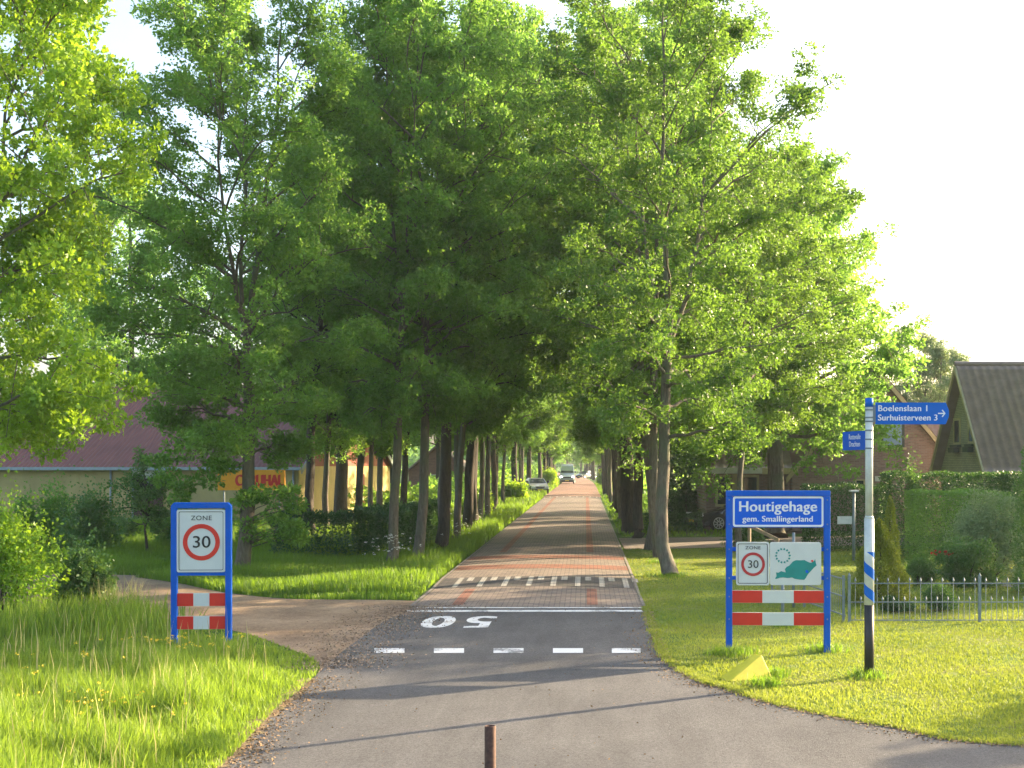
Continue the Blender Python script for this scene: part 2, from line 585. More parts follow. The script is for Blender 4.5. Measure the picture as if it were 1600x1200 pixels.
PROFILE = {
    'alley': ([0, .08, .2, .4, .6, .78, .92, 1], [.5, .84, 1, 1, .96, .84, .62, .3]),
    'broad': ([0, .1, .3, .5, .7, .88, 1], [.7, .97, 1, .90, .70, .45, .15]),
    'oak': ([0, .08, .25, .5, .75, .9, 1], [.7, 1, .95, 1, .9, .7, .3]),
    'small': ([0, .2, .5, .8, 1], [.5, 1, .95, .6, .2]),
}


def tree_meshes(tag, seed, H, zb, Rad, r0, prof='alley', n_limbs=34, leaf=0.11, per_puff=22, bottom_hang=0.0, puff_r=0.42, sub=6, keep=1.0, lobe=(0.78, 1.15)):
    rng = np.random.default_rng(seed)
    tz = np.concatenate([[0, 0.12, 0.35], np.linspace(0.8, H * 0.97, 16)])
    wx = np.cumsum(rng.normal(0, 0.045, len(tz))); wy = np.cumsum(rng.normal(0, 0.045, len(tz)))
    wx -= wx[0]; wy -= wy[0]
    tp = np.stack([wx, wy, tz], 1)
    tr = r0 * (1 - 0.86 * (tz / (H * 0.97)) ** 0.9)
    tr[0] *= 1.38; tr[1] *= 1.2; tr[2] *= 1.07
    # the trunk forks into leaders inside the crown
    zf = zb + (0.16 + 0.10 * rng.uniform()) * (H - zb)
    leaders = []
    n_lead = 3 if H > 6 else 1
    a0 = rng.uniform(0, 6.28)
    fi = max(3, int(np.searchsorted(tz, zf)))
    for q in range(n_lead):
        az_ = a0 + q * 2.1 + rng.uniform(-.4, .4)
        zz = np.linspace(tz[fi - 1], H * (0.97 if q == 0 else rng.uniform(0.82, 0.93)), 12)
        u_ = (zz - zz[0]) / (zz[-1] - zz[0])
        sp_ = Rad * (0.16 if q == 0 else rng.uniform(0.28, 0.42)) * np.sin(np.minimum(1, u_ * 1.15) * math.pi / 2)
        lx = wx[fi - 1] + np.cos(az_) * sp_ + np.cumsum(rng.normal(0, .06, 12)) * (u_ > 0)
        ly = wy[fi - 1] + np.sin(az_) * sp_ + np.cumsum(rng.normal(0, .06, 12)) * (u_ > 0)
        lx[0], ly[0] = wx[fi - 1], wy[fi - 1]
        lr = tr[fi - 1] * (0.80 if q == 0 else 0.58) * (1 - 0.88 * u_)
        leaders.append((lx, ly, zz, lr))
    paths = [(tp[:fi + (0 if n_lead > 1 else 99)], tr[:fi + (0 if n_lead > 1 else 99)])]
    if n_lead > 1:
        for (lx, ly, zz, lr) in leaders:
            paths.append((np.stack([lx, ly, zz], 1), lr))
    px, pr = PROFILE[prof]
    puffs = []
    lobes = rng.uniform(lobe[0], lobe[1], 12)
    for k in range(n_limbs):
        t = (k + rng.uniform(0.1, 0.9)) / n_limbs
        zt = zb + (H - zb) * t
        az = k * 2.39996 + rng.uniform(-0.5, 0.5)
        L = Rad * np.interp(t, px, pr) * lobes[int((az % 6.283) / 6.283 * 12) % 12] * rng.uniform(0.78, 1.15)
        up = np.interp(t, [0, 0.3, 0.8, 1], [0.15, 0.45, 1.0, 1.8]) + rng.uniform(-0.15, 0.2)
        z0 = max(zb * 0.75 + 0.1, zt - L * up * 0.75)
        z0 = min(z0, H * 0.9)
        base = np.array([np.interp(z0, tz, wx), np.interp(z0, tz, wy), z0])
        if n_lead > 1 and z0 > tz[fi - 1]:
            sc_ = [(lx[-1] * math.cos(az) + ly[-1] * math.sin(az) + rng.uniform(-.3, .3), lx, ly, zz) for (lx, ly, zz, lr) in leaders if zz[-1] > z0]
            if sc_:
                _, lx, ly, zz = max(sc_, key=lambda c: c[0])
                base = np.array([np.interp(z0, zz, lx), np.interp(z0, zz, ly), z0])
        bo_ = 0.45 if n_lead > 1 else 1.0
        tip = np.array([base[0] * bo_ + math.cos(az) * L, base[1] * bo_ + math.sin(az) * L, zt + rng.uniform(-0.2, 0.3)])
        s = np.linspace(0, 1, 7)[:, None]
        mid = (base + tip) / 2 + np.array([0, 0, 0.10 * L]) + rng.normal(0, 0.12, 3)
        pts = (1 - s) ** 2 * base + 2 * s * (1 - s) * mid + s ** 2 * tip
        pts[1:-1] += rng.normal(0, 0.04, (5, 3))
        rb = max(0.016, 0.02 + r0 * 0.2 * (1 - t))
        paths.append((pts, np.linspace(rb, 0.012, 7)))
        # sub branches
        for q in range(sub):
            u = 0.28 + 0.72 * (q + rng.uniform(0, 1)) / sub
            p = np.array([np.interp(u, s[:, 0], pts[:, i]) for i in range(3)])
            dirv = unit(tip - base)
            side = rng.normal(size=3); side[2] *= 0.55
            side = unit(side)
            sd = unit(dirv * 0.75 + side * 1.0)
            sl = (0.28 + 0.22 * rng.uniform()) * L * (1.15 - 0.5 * u) + 0.25
            e = p + sd * sl
            if t < 0.15:
                e[2] -= bottom_hang * rng.uniform()
            m2 = (p + e) / 2 + np.array([0, 0, 0.06])
            paths.append((np.stack([p, m2, e]), np.array([0.014, 0.010, 0.005])))
            for w in (0.45, 0.8, 1.05):
                if rng.uniform() < keep:
                    c = p + (e - p) * w + rng.normal(0, 0.12, 3)
                    puffs.append((c, puff_r * rng.uniform(0.6, 1.25), rng.uniform(0, 1)))
        puffs.append((tip, puff_r * rng.uniform(0.7, 1.1), rng.uniform()))
    C = np.array([p[0] for p in puffs]); PR = np.array([p[1] for p in puffs]); PT = np.array([p[2] for p in puffs])
    n_ros = per_puff
    cen = np.repeat(C, n_ros, 0); rr = np.repeat(PR, n_ros); pt = np.repeat(PT, n_ros)
    dr = unit(rng.normal(size=cen.shape)); rad = rng.uniform(0.25, 1.0, len(cen)) ** 0.6
    off = dr * (rr * rad)[:, None]; off[:, 2] *= 0.62
    ros = cen + off
    rdir = unit(dr + np.array([0, 0, 0.25]))
    K = 4
    P = np.repeat(ros, K, 0); Dd = np.repeat(rdir, K, 0) * 0.55 + unit(rng.normal(size=(len(ros) * K, 3)))
    P = P + rng.normal(0, leaf * 0.3, P.shape)
    V, Q = leaf_geo(P, Dd, leaf * np.repeat(rng.uniform(0.7, 1.2, len(ros)), K), rng)
    tint = np.clip(np.repeat(pt, K) ** 1.3 * 0.75 + rng.uniform(0, 0.3, len(P)), 0, 1)
    crown = np_mesh('crown_' + tag, V, Q, tint)
    tv, tq = tube_geo(paths)
    trunk = np_mesh('trunk_' + tag, tv, tq, None, True)
    return trunk, crown


def add_mat(me, m):
    me.materials.clear(); me.materials.append(m)
    return me


def variant(tag, leafm, barkm, **kw):
    t, c = tree_meshes(tag, **kw)
    add_mat(t, barkm); add_mat(c, leafm)
    return t, c


def place_tree(name, var, x, y, label, group=None, s=1.0, sz=None, rot=None, lean=(0, 0), cat='tree'):
    tm, cm = var
    t = thing(name, label, cat, (x, y, -0.03), 0, group)
    t.rotation_euler = (R(lean[1]), R(lean[0]), rot if rot is not None else random.uniform(0, 6.28))
    if rot is None:
        # lean is given in world axes: compose it after the turn
        m = Matrix.Rotation(R(lean[0]), 4, 'Y') @ Matrix.Rotation(R(lean[1]), 4, 'X') @ Matrix.Rotation(t.rotation_euler.z, 4, 'Z')
        t.rotation_euler = m.to_euler()
    t.scale = (s, s, sz or s)
    link('trunk', tm, t); link('crown', cm, t)
    return t


# ------------------------------------------------------------------ camera, light
cam = bpy.data.cameras.new('Camera')
co = bpy.data.objects.new('Camera', cam)
COL.objects.link(co)
co.location = (0, 0, CH)
co.rotation_euler = (R(90), 0, 0)
cam.sensor_width = 36.0
cam.lens = F / 1600 * 36.0
cam.shift_x = (800 - VX) / 1600
cam.shift_y = (VY - 600) / 1600
cam.clip_end = 3000
cam.clip_start = 0.1
scene.camera = co

EL, AZ = 18.8, 57.0
S = Vector((math.sin(R(AZ)) * math.cos(R(EL)), math.cos(R(AZ)) * math.cos(R(EL)), math.sin(R(EL))))
sun = bpy.data.lights.new('sun', 'SUN')
sun.energy = 5.0
sun.angle = R(0.53)
sun.color = (1.0, 0.78, 0.50)
so = bpy.data.objects.new('sun', sun)
COL.objects.link(so)
so.rotation_euler = S.to_track_quat('Z', 'Y').to_euler()

world = bpy.data.worlds.new('World')
scene.world = world
world.use_nodes = True
wn = world.node_tree
sky = wn.nodes.new('ShaderNodeTexSky')
sky.sky_type = 'NISHITA'
sky.sun_disc = False
sky.sun_elevation = R(EL)
sky.sun_rotation = R(AZ)
sky.air_density = 1.0
sky.dust_density = 4.0
sky.ozone_density = 1.0
bg = wn.nodes['Background']
bg.inputs['Strength'].default_value = 0.15
wn.links.new(sky.outputs[0], bg.inputs['Color'])
scene.view_settings.view_transform = 'Standard'
scene.view_settings.look = 'None'
scene.view_settings.exposure = 1.9
scene.view_settings.gamma = 1.0
scene.render.engine = 'CYCLES'
scene.cycles.max_bounces = 8
scene.cycles.transmission_bounces = 5
scene.cycles.diffuse_bounces = 5
scene.cycles.glossy_bounces = 2
scene.cycles.transparent_max_bounces = 4


# ------------------------------------------------------------------ ground and roads
def catmull(pts, n=6):
    out = []
    P = [pts[0]] + list(pts) + [pts[-1]]
    for i in range(1, len(P) - 2):
        p0, p1, p2, p3 = (np.array(P[j], float) for j in (i - 1, i, i + 1, i + 2))
        for k in range(n):
            t = k / n
            out.append(tuple(0.5 * ((2 * p1) + (-p0 + p2) * t + (2 * p0 - 5 * p1 + 4 * p2 - p3) * t * t + (-p0 + 3 * p1 - 3 * p2 + p3) * t ** 3)))
    out.append(tuple(pts[-1]))
    return out


def sheet(name, pts, z, m, kind='structure'):
    bm = bmesh.new()
    f = bm.faces.new([bm.verts.new((p[0], p[1], z)) for p in pts])
    if f.normal.z < 0:
        f.normal_flip()
    bmesh.ops.triangulate(bm, faces=bm.faces)
    me = bpy.data.meshes.new(name)
    bm.normal_update()
    for f in bm.faces:
        if f.normal.z < 0: f.normal_flip()
    bm.to_mesh(me); bm.free()
    o = link(name, me, None, (m,))
    if kind: o['kind'] = kind
    return o


sheet('ground', [(-900, -60), (900, -60), (900, 1500), (-900, 1500)], 0.0, M_meadow)

# right-hand lawn
right_edge = [G(1005, 950), G(1020, 1000), G(1040, 1035), G(1090, 1065), G(1130, 1077), G(1220, 1105), G(1400, 1140), G(1600, 1168), (9, 11.6), (16, 10.9)]
right_edge = catmull(right_edge, 5)
lawn_poly = [(1.1, 41), (1.1, 24.1)] + right_edge + [(40, 10.5), (40, 41)]
sheet('lawn', lawn_poly, 0.004, M_lawn)

left_grass_edge = catmull([(-3.05, 4), (-3.2, 9), G(345, 1200), G(385, 1160), G(430, 1112), G(470, 1080), G(498, 1050), G(492, 1033), G(440, 1010), G(360, 985), G(200, 962), G(60, 950), (-18, 24.6)], 5)
far_edge = catmull([(-3.3, 25.3), G(600, 938), G(450, 936), G(350, 926), G(280, 912), G(215, 903), G(150, 898), (-22, 32.5)], 5)
verge_near = [(-40, 2)] + left_grass_edge[:] + [(-40, 25)]

# dirt track on the left (under the asphalt sheet)
dirt = [(-3.3, 16.0)] + left_grass_edge[32:] + far_edge[::-1]
i0 = max(range(len(left_grass_edge)), key=lambda i: left_grass_edge[i][0] if left_grass_edge[i][1] > 16 else -99)
dirt = left_grass_edge[i0:] + far_edge[::-1] + [(-3.2, 23.6), (-2.2, 20.0), (-3.0, 17.2)]
sheet('dirt_track', dirt, 0.008, M_dirt)
# asphalt
asph_left = [(-3.05, -20)] + left_grass_edge[:i0 + 1] + catmull([G(515, 1036), G(560, 1000), G(600, 972), G(640, 955)], 4) + [(-3.27, 24.1)]
asph = asph_left + [(1.06, 24.1)] + right_edge[1:] + [(60, 9.5), (60, -20)]
sheet('asphalt_road', asph, 0.012, M_asph)

# crumbling soil strip along the asphalt edges
def strip_along(name, path, w0, w1, z, m, seed=1):
    rng = np.random.default_rng(seed)
    P = np.array(path)
    T = unit(np.gradient(P, axis=0)); N = np.stack([-T[:, 1], T[:, 0]], 1)
    fine = []
    bm = bmesh.new()
    a = []; b = []
    for i in range(len(P) - 1):
        for k in range(6):
            u = k / 6
            p = P[i] * (1 - u) + P[i + 1] * u; n = N[i] * (1 - u) + N[i + 1] * u
            a.append(bm.verts.new((*(p + n * (w0 + rng.uniform(-.05, .05))), z)))
            b.append(bm.verts.new((*(p + n * (w1 + rng.uniform(-.05, .05))), z)))
    for i in range(len(a) - 1):
        bm.faces.new((a[i], a[i + 1], b[i + 1], b[i]))
    for f in bm.faces:
        f.normal_update()
        if f.normal.z < 0: f.normal_flip()
    me = bpy.data.meshes.new(name); bm.to_mesh(me); bm.free()
    o = link(name, me, None, (m,)); o['kind'] = 'structure'
    return o


strip_along('verge_soil', left_grass_edge[:i0 + 1], -0.06, 0.16, 0.017, M_edge, 2)
strip_along('verge_soil', right_edge, -0.03, 0.13, 0.017, M_edge, 3)

XL, XR = -3.27, 1.08


def bend(y):
    """the avenue drifts slightly to the left far away"""
    return 0.0 if y < 150 else -((y - 150) ** 2) * 0.00012


def zroad(x, y):
    u = (x - (XL + XR) / 2) / ((XR - XL) / 2)
    k = min(1.0, max(0.0, (y - 24.1) / 4.0))
    ramp_ = 0.05 * min(1.0, max(0.0, (y - 27.6) / 2.0))
    return 0.012 + (0.055 * (1 - u * u) + ramp_) * k


def road_piece(name, x0, x1, y0, y1, dz, m, nx=10, ny=None, kind='structure', parent=None):
    ny = ny or max(1, int((y1 - y0) / 0.5) if y1 < 60 else int((y1 - y0) / 4))
    bm = bmesh.new()
    g = [[bm.verts.new((x0 + (x1 - x0) * i / nx + bend(y0 + (y1 - y0) * j / ny), y0 + (y1 - y0) * j / ny,
                        zroad(x0 + (x1 - x0) * i / nx, y0 + (y1 - y0) * j / ny) + dz)) for i in range(nx + 1)] for j in range(ny + 1)]
    for j in range(ny):
        for i in range(nx):
            bm.faces.new((g[j][i], g[j][i + 1], g[j + 1][i + 1], g[j + 1][i]))
    me = bpy.data.meshes.new(name); bm.to_mesh(me); bm.free()
    o = link(name, me, parent, (m,))
    if kind: o['kind'] = kind
    return o


road_piece('brick_road', XL, XR, 24.1, 104, 0, M_clink, ny=160)
road_piece('red_brick_road', XL - 0.3, XR + 0.2, 104, 420, 0, M_clinkF)
road_piece('kerb', XL - 0.07, XL, 24.3, 104, 0.012, M_kerb, nx=1, ny=120)
road_piece('kerb', XR, XR + 0.06, 24.3, 104, 0.012, M_kerb, nx=1, ny=120)
for (xx, w) in ((-2.46, 0.21), (0.13, 0.21)):
    road_piece('red_brick_line', xx - w / 2, xx + w / 2, 24.5, 27.4, 0.004, M_clinkR, nx=2)
    road_piece('red_brick_line', xx - w / 2, xx + w / 2, 38.0, 103.5, 0.004, M_clinkR, nx=2, ny=100)
road_piece('red_brick_band', XL, XR, 35.3, 36.6, 0.004, M_clinkR, nx=12)
road_piece('red_brick_band', XL, XR, 31.9, 33.2, 0.004, M_clinkR, nx=12)
# ramp with light teeth on a dark strip
for (y0, y1) in ((27.7, 29.6), (102.0, 104.0)):
    road_piece('hump_strip', XL + 0.02, XR - 0.02, y0, y1, 0.0045, M_clinkD, nx=12)
for i in range(8):
    x = XL + 0.36 + i * 0.535
    road_piece('hump_tooth', x, x + 0.12, 27.75, 29.55, 0.009, M_clinkW, nx=1)
    road_piece('hump_tooth', x + 0.22, x + 0.36, 28.85, 29.55, 0.009, M_clinkW, nx=1)
    road_piece('hump_tooth', x, x + 0.13, 102.1, 103.9, 0.009, M_clinkW, nx=1)

# painted markings on the asphalt
ZM = 0.017
sheet('give_way_line', [(XL + 0.02, 23.95), (XR, 23.95), (XR, 24.09), (XL + 0.05, 24.09)], ZM, M_paint)
sheet('give_way_line', [(XL - 0.04, 23.35), (XR + 0.05, 23.35), (XR + 0.04, 23.63), (XL, 23.63)], ZM, M_paint)
for i, (a, b) in enumerate(((585, 632), (678, 725), (771, 818), (864, 911), (956, 1001))):
    p = [G(a, 1022), G(b, 1022), G(b + 0, 1014.5), G(a + 0, 1014.5)]
    sheet('lane_dash', p, ZM, M_paint)
t = text_mesh('speed_number', '50', 2.3, M_paint, None, (0, 0, 0), (0, 0, 0), sx=0.47, bold=0.04, depth=0.0, spacing=1.3)
tc = G(718, 972)
t.location = (tc[0], tc[1] - 0.0, 0.0175)
t.rotation_euler = (0, 0, R(180))
t['kind'] = 'structure'

# side surfaces
sheet('driveway', [(1.25, 40.5), (1.2, 47), (9, 48), (13, 49), (13, 43), (6, 42.2)], 0.009, M_drive)
sheet('side_path', [(-3.5, 62), (-3.5, 67), (-14, 70), (-14, 66)], 0.006, M_drive)
sheet('mulch_bed', [(2.6, 49.5), (2.6, 54), (9, 54), (9, 50)], 0.006, M_mulch)
sheet('garden_path', catmull([G(1420, 880), G(1450, 893), G(1500, 902), G(1560, 915), G(1660, 925), (12.5, 27), (12.5, 28.6), G(1600, 912), G(1560, 905), G(1500, 895), G(1450, 887), G(1425, 878)], 4), 0.010, simple('grey_gravel', (0.22, 0.22, 0.21), 0.9, var=0.3, scale=40))

# ------------------------------------------------------------------ tree variants
print('trees...')
VA = [
    variant('slender_a', M_leafA, M_bark, seed=11, H=15.2, zb=3.7, Rad=2.8, r0=0.14, n_limbs=36, per_puff=32, bottom_hang=0.5, leaf=0.10, lobe=(.72, 1.2), keep=.88),
    variant('slender_b', M_leafA, M_bark, seed=12, H=16.0, zb=4.2, Rad=2.7, r0=0.155, n_limbs=38, per_puff=32, bottom_hang=0.4, leaf=0.10, lobe=(.72, 1.2), keep=.88),
    variant('medium_a', M_leafA, M_barkD, seed=13, H=16.5, zb=4.6, Rad=3.1, r0=0.20, n_limbs=40, per_puff=30, leaf=0.105, lobe=(.72, 1.2), keep=.88),
    variant('medium_b', M_leafB, M_bark, seed=14, H=15.5, zb=3.6, Rad=3.2, r0=0.172, n_limbs=42, per_puff=38, bottom_hang=0.7, leaf=0.088, puff_r=0.36, sub=7, lobe=(.74, 1.15), keep=.86),
    variant('thick_a', M_leafB, M_barkD, seed=15, H=16.5, zb=4.2, Rad=3.3, r0=0.30, n_limbs=42, per_puff=28, leaf=0.105, lobe=(.72, 1.2), keep=.9),
    variant('low_a', M_leafA, M_bark, seed=16, H=15.4, zb=3.1, Rad=3.0, r0=0.18, n_limbs=50, per_puff=38, bottom_hang=0.1, leaf=0.092, puff_r=0.40, sub=7, lobe=(.78, 1.15), keep=.97),
]
VB = variant('broad', M_leafA, M_bark, seed=21, H=13.3, zb=3.3, Rad=4.4, r0=0.36, prof='broad', n_limbs=62, per_puff=26, leaf=0.135, sub=8, bottom_hang=0.6, lobe=(0.9, 1.06))
VG = variant('garden', M_leafB, M_bark, seed=23, H=12.4, zb=4.2, Rad=3.2, r0=0.11, n_limbs=38, per_puff=34, leaf=0.092, puff_r=0.38, sub=7, lobe=(.75, 1.15), keep=.9)
VBd = variant('broad_dark', M_leafA, M_barkD, seed=22, H=13.0, zb=2.6, Rad=4.0, r0=0.3, prof='broad', n_limbs=42, per_puff=20, leaf=0.14, sub=7, bottom_hang=0.4)
VO = variant('oak', M_leafO, M_bark, seed=31, H=16.0, zb=3.3, Rad=3.0, r0=0.13, prof='oak', n_limbs=50, per_puff=36, leaf=0.112, puff_r=0.42, sub=7, bottom_hang=0.5)
VF = [variant('far_a', M_leafB, M_barkD, seed=41, H=16, zb=4.0, Rad=3.3, r0=0.25, n_limbs=28, per_puff=14, leaf=0.25, puff_r=0.55, sub=5),
      variant('far_b', M_leafA, M_barkD, seed=42, H=16, zb=3.8, Rad=3.3, r0=0.25, n_limbs=28, per_puff=14, leaf=0.25, puff_r=0.55, sub=5)]
VS = variant('sapling', M_leafG, M_barkD, seed=51, H=2.6, zb=0.9, Rad=0.7, r0=0.05, prof='small', n_limbs=12, per_puff=10, leaf=0.10, puff_r=0.25, sub=3)

GL = 'trees of the left roadside row'
GR = 'trees of the right roadside row'


def low_shoots(t):
    """leafy shoots growing low on the trunk"""
    rng = np.random.default_rng(77)
    C = []
    for k in range(46):
        right = k % 2 == 0
        C.append((rng.uniform(0.1, 1.7) if right else rng.uniform(-2.0, -0.1), rng.uniform(-.7, .5), rng.uniform(0.8, 2.15) if right else rng.uniform(1.3, 3.6)))
    C = np.array(C)
    ids = rng.integers(0, len(C), 5000)
    dr = unit(rng.normal(size=(5000, 3)))
    P = C[ids] + dr * (rng.uniform(.2, 1, 5000) ** .6 * 0.24)[:, None] * np.array([1.2, 1.2, .6])
    V, Q = leaf_geo(P, dr + rng.normal(size=dr.shape) * .6, 0.115, rng)
    link('low_shoots', np_mesh('low_shoots', V, Q, rng.uniform(0, 1, 5000)), t, (M_leafA,))
    paths = []
    for c in C[::2]:
        b = np.array([0, 0, max(0.6, c[2] - 0.5)])
        paths.append((np.stack([b, (b + c) / 2 + [0, 0, .08], c]), np.array([0.018, 0.012, 0.005])))
    v, q = tube_geo(paths)
    link('low_twigs', np_mesh('low_twigs', v, q, None, True), t, (M_bark,))


# left row: (photo x of the base, depth, variant, lean, scale z, label)
LEFT = [
    (375, 32.0, 5, (0.5, 0), 0.98, 'leafy tree with sunlit trunk base right behind the small 30 zone sign', 1.0),
    (611, 35.0, 0, (-0.4, 0), 1.06, 'slim pale grey trunk nearest the road at the left verge, white flowers at its foot', 1.0),
    (652, 36.0, 1, (1.6, 0), 1.03, 'slim pale trunk leaning right, second tree after the verge flowers', 1.0),
    (684, 38.8, 2, (0.8, 0), 1.02, 'darker and thicker trunk just right of the leaning slim pale tree', 1.0),
    (707, 43.5, 0, (3.0, 0), 1.16, 'dark straight trunk beside the thicker dark one in the left row', 0.95),
    (724, 48.0, 2, (4.2, 0), 1.20, 'slim dark trunk in the middle of the left row, two along from the thick one', 1.0),
    (740, 53.0, 2, (3.6, 0), 1.24, 'tree in the left row leaning slightly right, sunlit along its trunk edge', 0.9),
    (757, 60.0, 0, (1.0, 0), 1.12, 'thin trunk with bright shoots growing low on it, left row', 1.0),
    (765, 66.0, 3, (0, 0), 1.10, 'trunk tucked right behind the one with bright low shoots, left row', 1.0),
    (776, 73.0, 2, (0, 0), 1.10, 'last dark trunk of the dense part of the left row before the gap', 0.9),
    (803, 100, 4, (0, 0), 1.10, 'first thick trunk beyond the gap in the left row, sunlit on one side', 0.9),
    (810, 107, 1, (0, 0), 1.1, 'thin orange sunlit trunk beside the first thick one beyond the gap', 1.0),
    (818, 115, 2, (0, 0), 1.1, 'third trunk beyond the gap in the left row', 1.0),
    (695, 41.0, 1, (0.8, 0), 1.0, 'slim trunk squeezed between the thicker dark one and the straight dark one', 0.9),
    (716, 45.8, 0, (1.5, 0), 1.1, 'very slim trunk right behind the straight dark one, left row', 0.8),
    (748, 56.5, 1, (1.0, 0), 1.1, 'slim trunk just before the one with bright low shoots', 0.85),
    (783, 82.0, 0, (0, 0), 1.1, 'thin trunk standing alone at the edge of the gap in the left row', 0.9),
    (827, 124, 4, (0, 0), 1.1, 'thick trunk left of the parked light car', 0.9),
]
for i, (px, d, v, ln, sz, lab, s) in enumerate(LEFT):
    tr_ = place_tree('roadside_tree', VA[v], (px - VX) * d / F, d, lab, GL, s=s, sz=sz, lean=ln, rot=0.0 if px == 375 else None)
    if px == 375:
        low_shoots(tr_)
RIGHT = [
    (1047, 31.0, 3, (0.3, 0), 0.98, 'mossy trunk nearest the town sign, sunlit on its right edge', 1.0),
    (1031, 37.2, 1, (-1.0, 0), 1.05, 'thin trunk hidden partly behind the nearest mossy trunk', 1.0),
    (1018, 40.5, 3, (-4.2, 0), 1.12, 'brown trunk leaning towards the road, left of the nearest mossy one', 1.0),
    (986, 50.0, 4, (-3.6, 0), 1.18, 'very thick dark trunk beside the low clipped hedge, right row', 1.0),
    (1002, 47.0, 2, (0, 0), 1.05, 'dark trunk squeezed between the thick one and the leaning one, right row', 1.0),
    (972, 62.0, 3, (0, 0), 1.1, 'next trunk past the very thick dark one in the right row', 1.0),
    (967, 70.0, 2, (0, 0), 1.1, 'second trunk past the very thick dark one in the right row', 1.0),
    (963, 79.0, 4, (0, 0), 1.1, 'third trunk past the very thick dark one in the right row', 0.9),
    (958, 90.0, 3, (0, 0), 1.1, 'fourth trunk past the very thick dark one in the right row', 1.0),
    (953, 101, 2, (0, 0), 1.1, 'trunk in the right row level with the far speed hump', 1.0),
    (949, 113, 4, (0, 0), 1.1, 'trunk in the right row just past the far speed hump', 0.9),
    (946, 126, 2, (0, 0), 1.1, 'second trunk past the far speed hump, right row', 1.0),
]
for i, (px, d, v, ln, sz, lab, s) in enumerate(RIGHT):
    place_tree('roadside_tree', VA[v], (px - VX) * d / F, d, lab, GR, s=s, sz=sz, lean=ln)
# far avenue, both sides
FARLAB = 'distant avenue tree too small to tell from its neighbours'
FARGRP = 'far avenue trees'
d = 140
while d < 330:
    b = bend(d)
    place_tree('avenue_tree', VF[int(d) % 2], -5.0 + b + random.uniform(-.3, .3), d, FARLAB, FARGRP, s=random.uniform(.9, 1.05))
    place_tree('avenue_tree', VF[(int(d) + 1) % 2], 2.4 + b + random.uniform(-.3, .3), d + random.uniform(-4, 4), FARLAB, FARGRP, s=random.uniform(.9, 1.05))
    d += 11 + (d - 140) * 0.04
for (x, y) in ((-14, 345), (-7, 350), (-1, 352), (5, 348), (11, 340), (-21, 340)):
    place_tree('avenue_tree', VF[int(x) % 2], x - 4, y, 'tree closing the view at the end of the avenue', 'trees closing the avenue', s=1.0)
# second line behind the hedge on the left
SECOND = [
    (485, 46.0, 2, (4.5, 0), 'leaning dark trunk standing before the sunlit yellow gable', 0.95),
    (533, 50.0, 4, (0.5, 0), 'thick dark trunk standing before the sunlit yellow gable', 0.95),
    (556, 53.0, 2, (0, 0), 'dark trunk just right of the thick one before the yellow gable', 0.9),
    (512, 48.5, 1, (1.5, 0), 'slim trunk between the leaning one and the thick one before the yellow gable', 0.85),
    (575, 54.5, 0, (-1, 0), 'second slim trunk right of the thick one before the yellow gable', 0.9),
    (592, 56.0, 1, (0, 0), 'thin trunk at the right end of the yellow gable', 0.95),
    (632, 60.0, 2, (5, 0), 'strongly leaning trunk on the grass beyond the ivy hedge', 0.9),
]
for (px, d, v, ln, lab, s) in SECOND:
    place_tree('woodland_tree', VA[v], (px - VX) * d / F, d, lab, 'trees behind the left hedge', s=s, lean=ln)
for k, (x, y, v, s, lab) in enumerate((
        (-12.5, 78, 1, 1.0, 'wide dark tree beyond the barn gable'),
        (-10.5, 92, 0, 1.0, 'leafy tree filling the gap in the left row'),
        (-16, 105, 1, 1.1, 'tree further back left of the gap in the row'),
        (-9.5, 125, 0, 1.0, 'tree set back behind the far left trunks'),
        (-13, 150, 1, 1.1, 'tall tree set back behind the far parked car'))):
    place_tree('background_tree', VF[v], x, y, lab, 'background trees', s=s)
place_tree('background_tree', VBd, -29.5, 82, 'tall dark tree rising behind the barn roof, sky showing through it', 'background trees', s=1.62)
place_tree('oak_tree', VO, -11.95, 24.0, 'bright yellow green oak filling the left edge of the picture', None, s=0.93, sz=1.0, rot=0.6)
# right side
place_tree('chestnut_tree', VB, (1212 - VX) * 47 / F, 47, 'broad tree with thick trunk before the brown brick house', None, s=1.0, sz=1.06, rot=1.1)
place_tree('garden_tree', VG, (1152 - VX) * 39.7 / F, 39.7, 'slim yellow green tree just left of the broad chestnut, behind the town sign', None, s=1.0, lean=(3.5, 0))
for (x, y, v, s, lab) in (
        (6.2, 66, 0, 1.0, 'tree behind the broad chestnut'),
        (9.0, 74, 1, 0.95, 'tree between the broad chestnut and the far pale trees'),
        (6.0, 90, 0, 1.05, 'background tree deep behind the right row'),
        (6.5, 115, 1, 1.05, 'farthest background tree behind the right row'),
        (5.5, 140, 0, 1.05, 'background tree hidden far along the right row')):
    place_tree('background_tree', VF[v], x, y, lab, 'background trees', s=s)
VP = (VBd[0].copy(), VBd[1].copy()); add_mat(VP[0], M_bark); add_mat(VP[1], M_leafP)  # haze over these far trees is put into a paler leaf colour
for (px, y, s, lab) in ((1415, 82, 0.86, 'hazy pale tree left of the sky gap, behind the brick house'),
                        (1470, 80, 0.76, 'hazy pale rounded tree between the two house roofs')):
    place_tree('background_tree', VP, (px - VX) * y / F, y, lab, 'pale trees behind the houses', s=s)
# trees standing right of the picture: they throw the long shadows over the lawn and road
place_tree('shade_tree', VB, 19.5, 36.0, 'broad tree right of the garden shading the lawn', 'trees right of the garden', s=1.0)
place_tree('shade_tree', VBd, 16.5, 20.3, 'small tree at the right corner of the lawn', 'trees right of the garden', s=0.42)


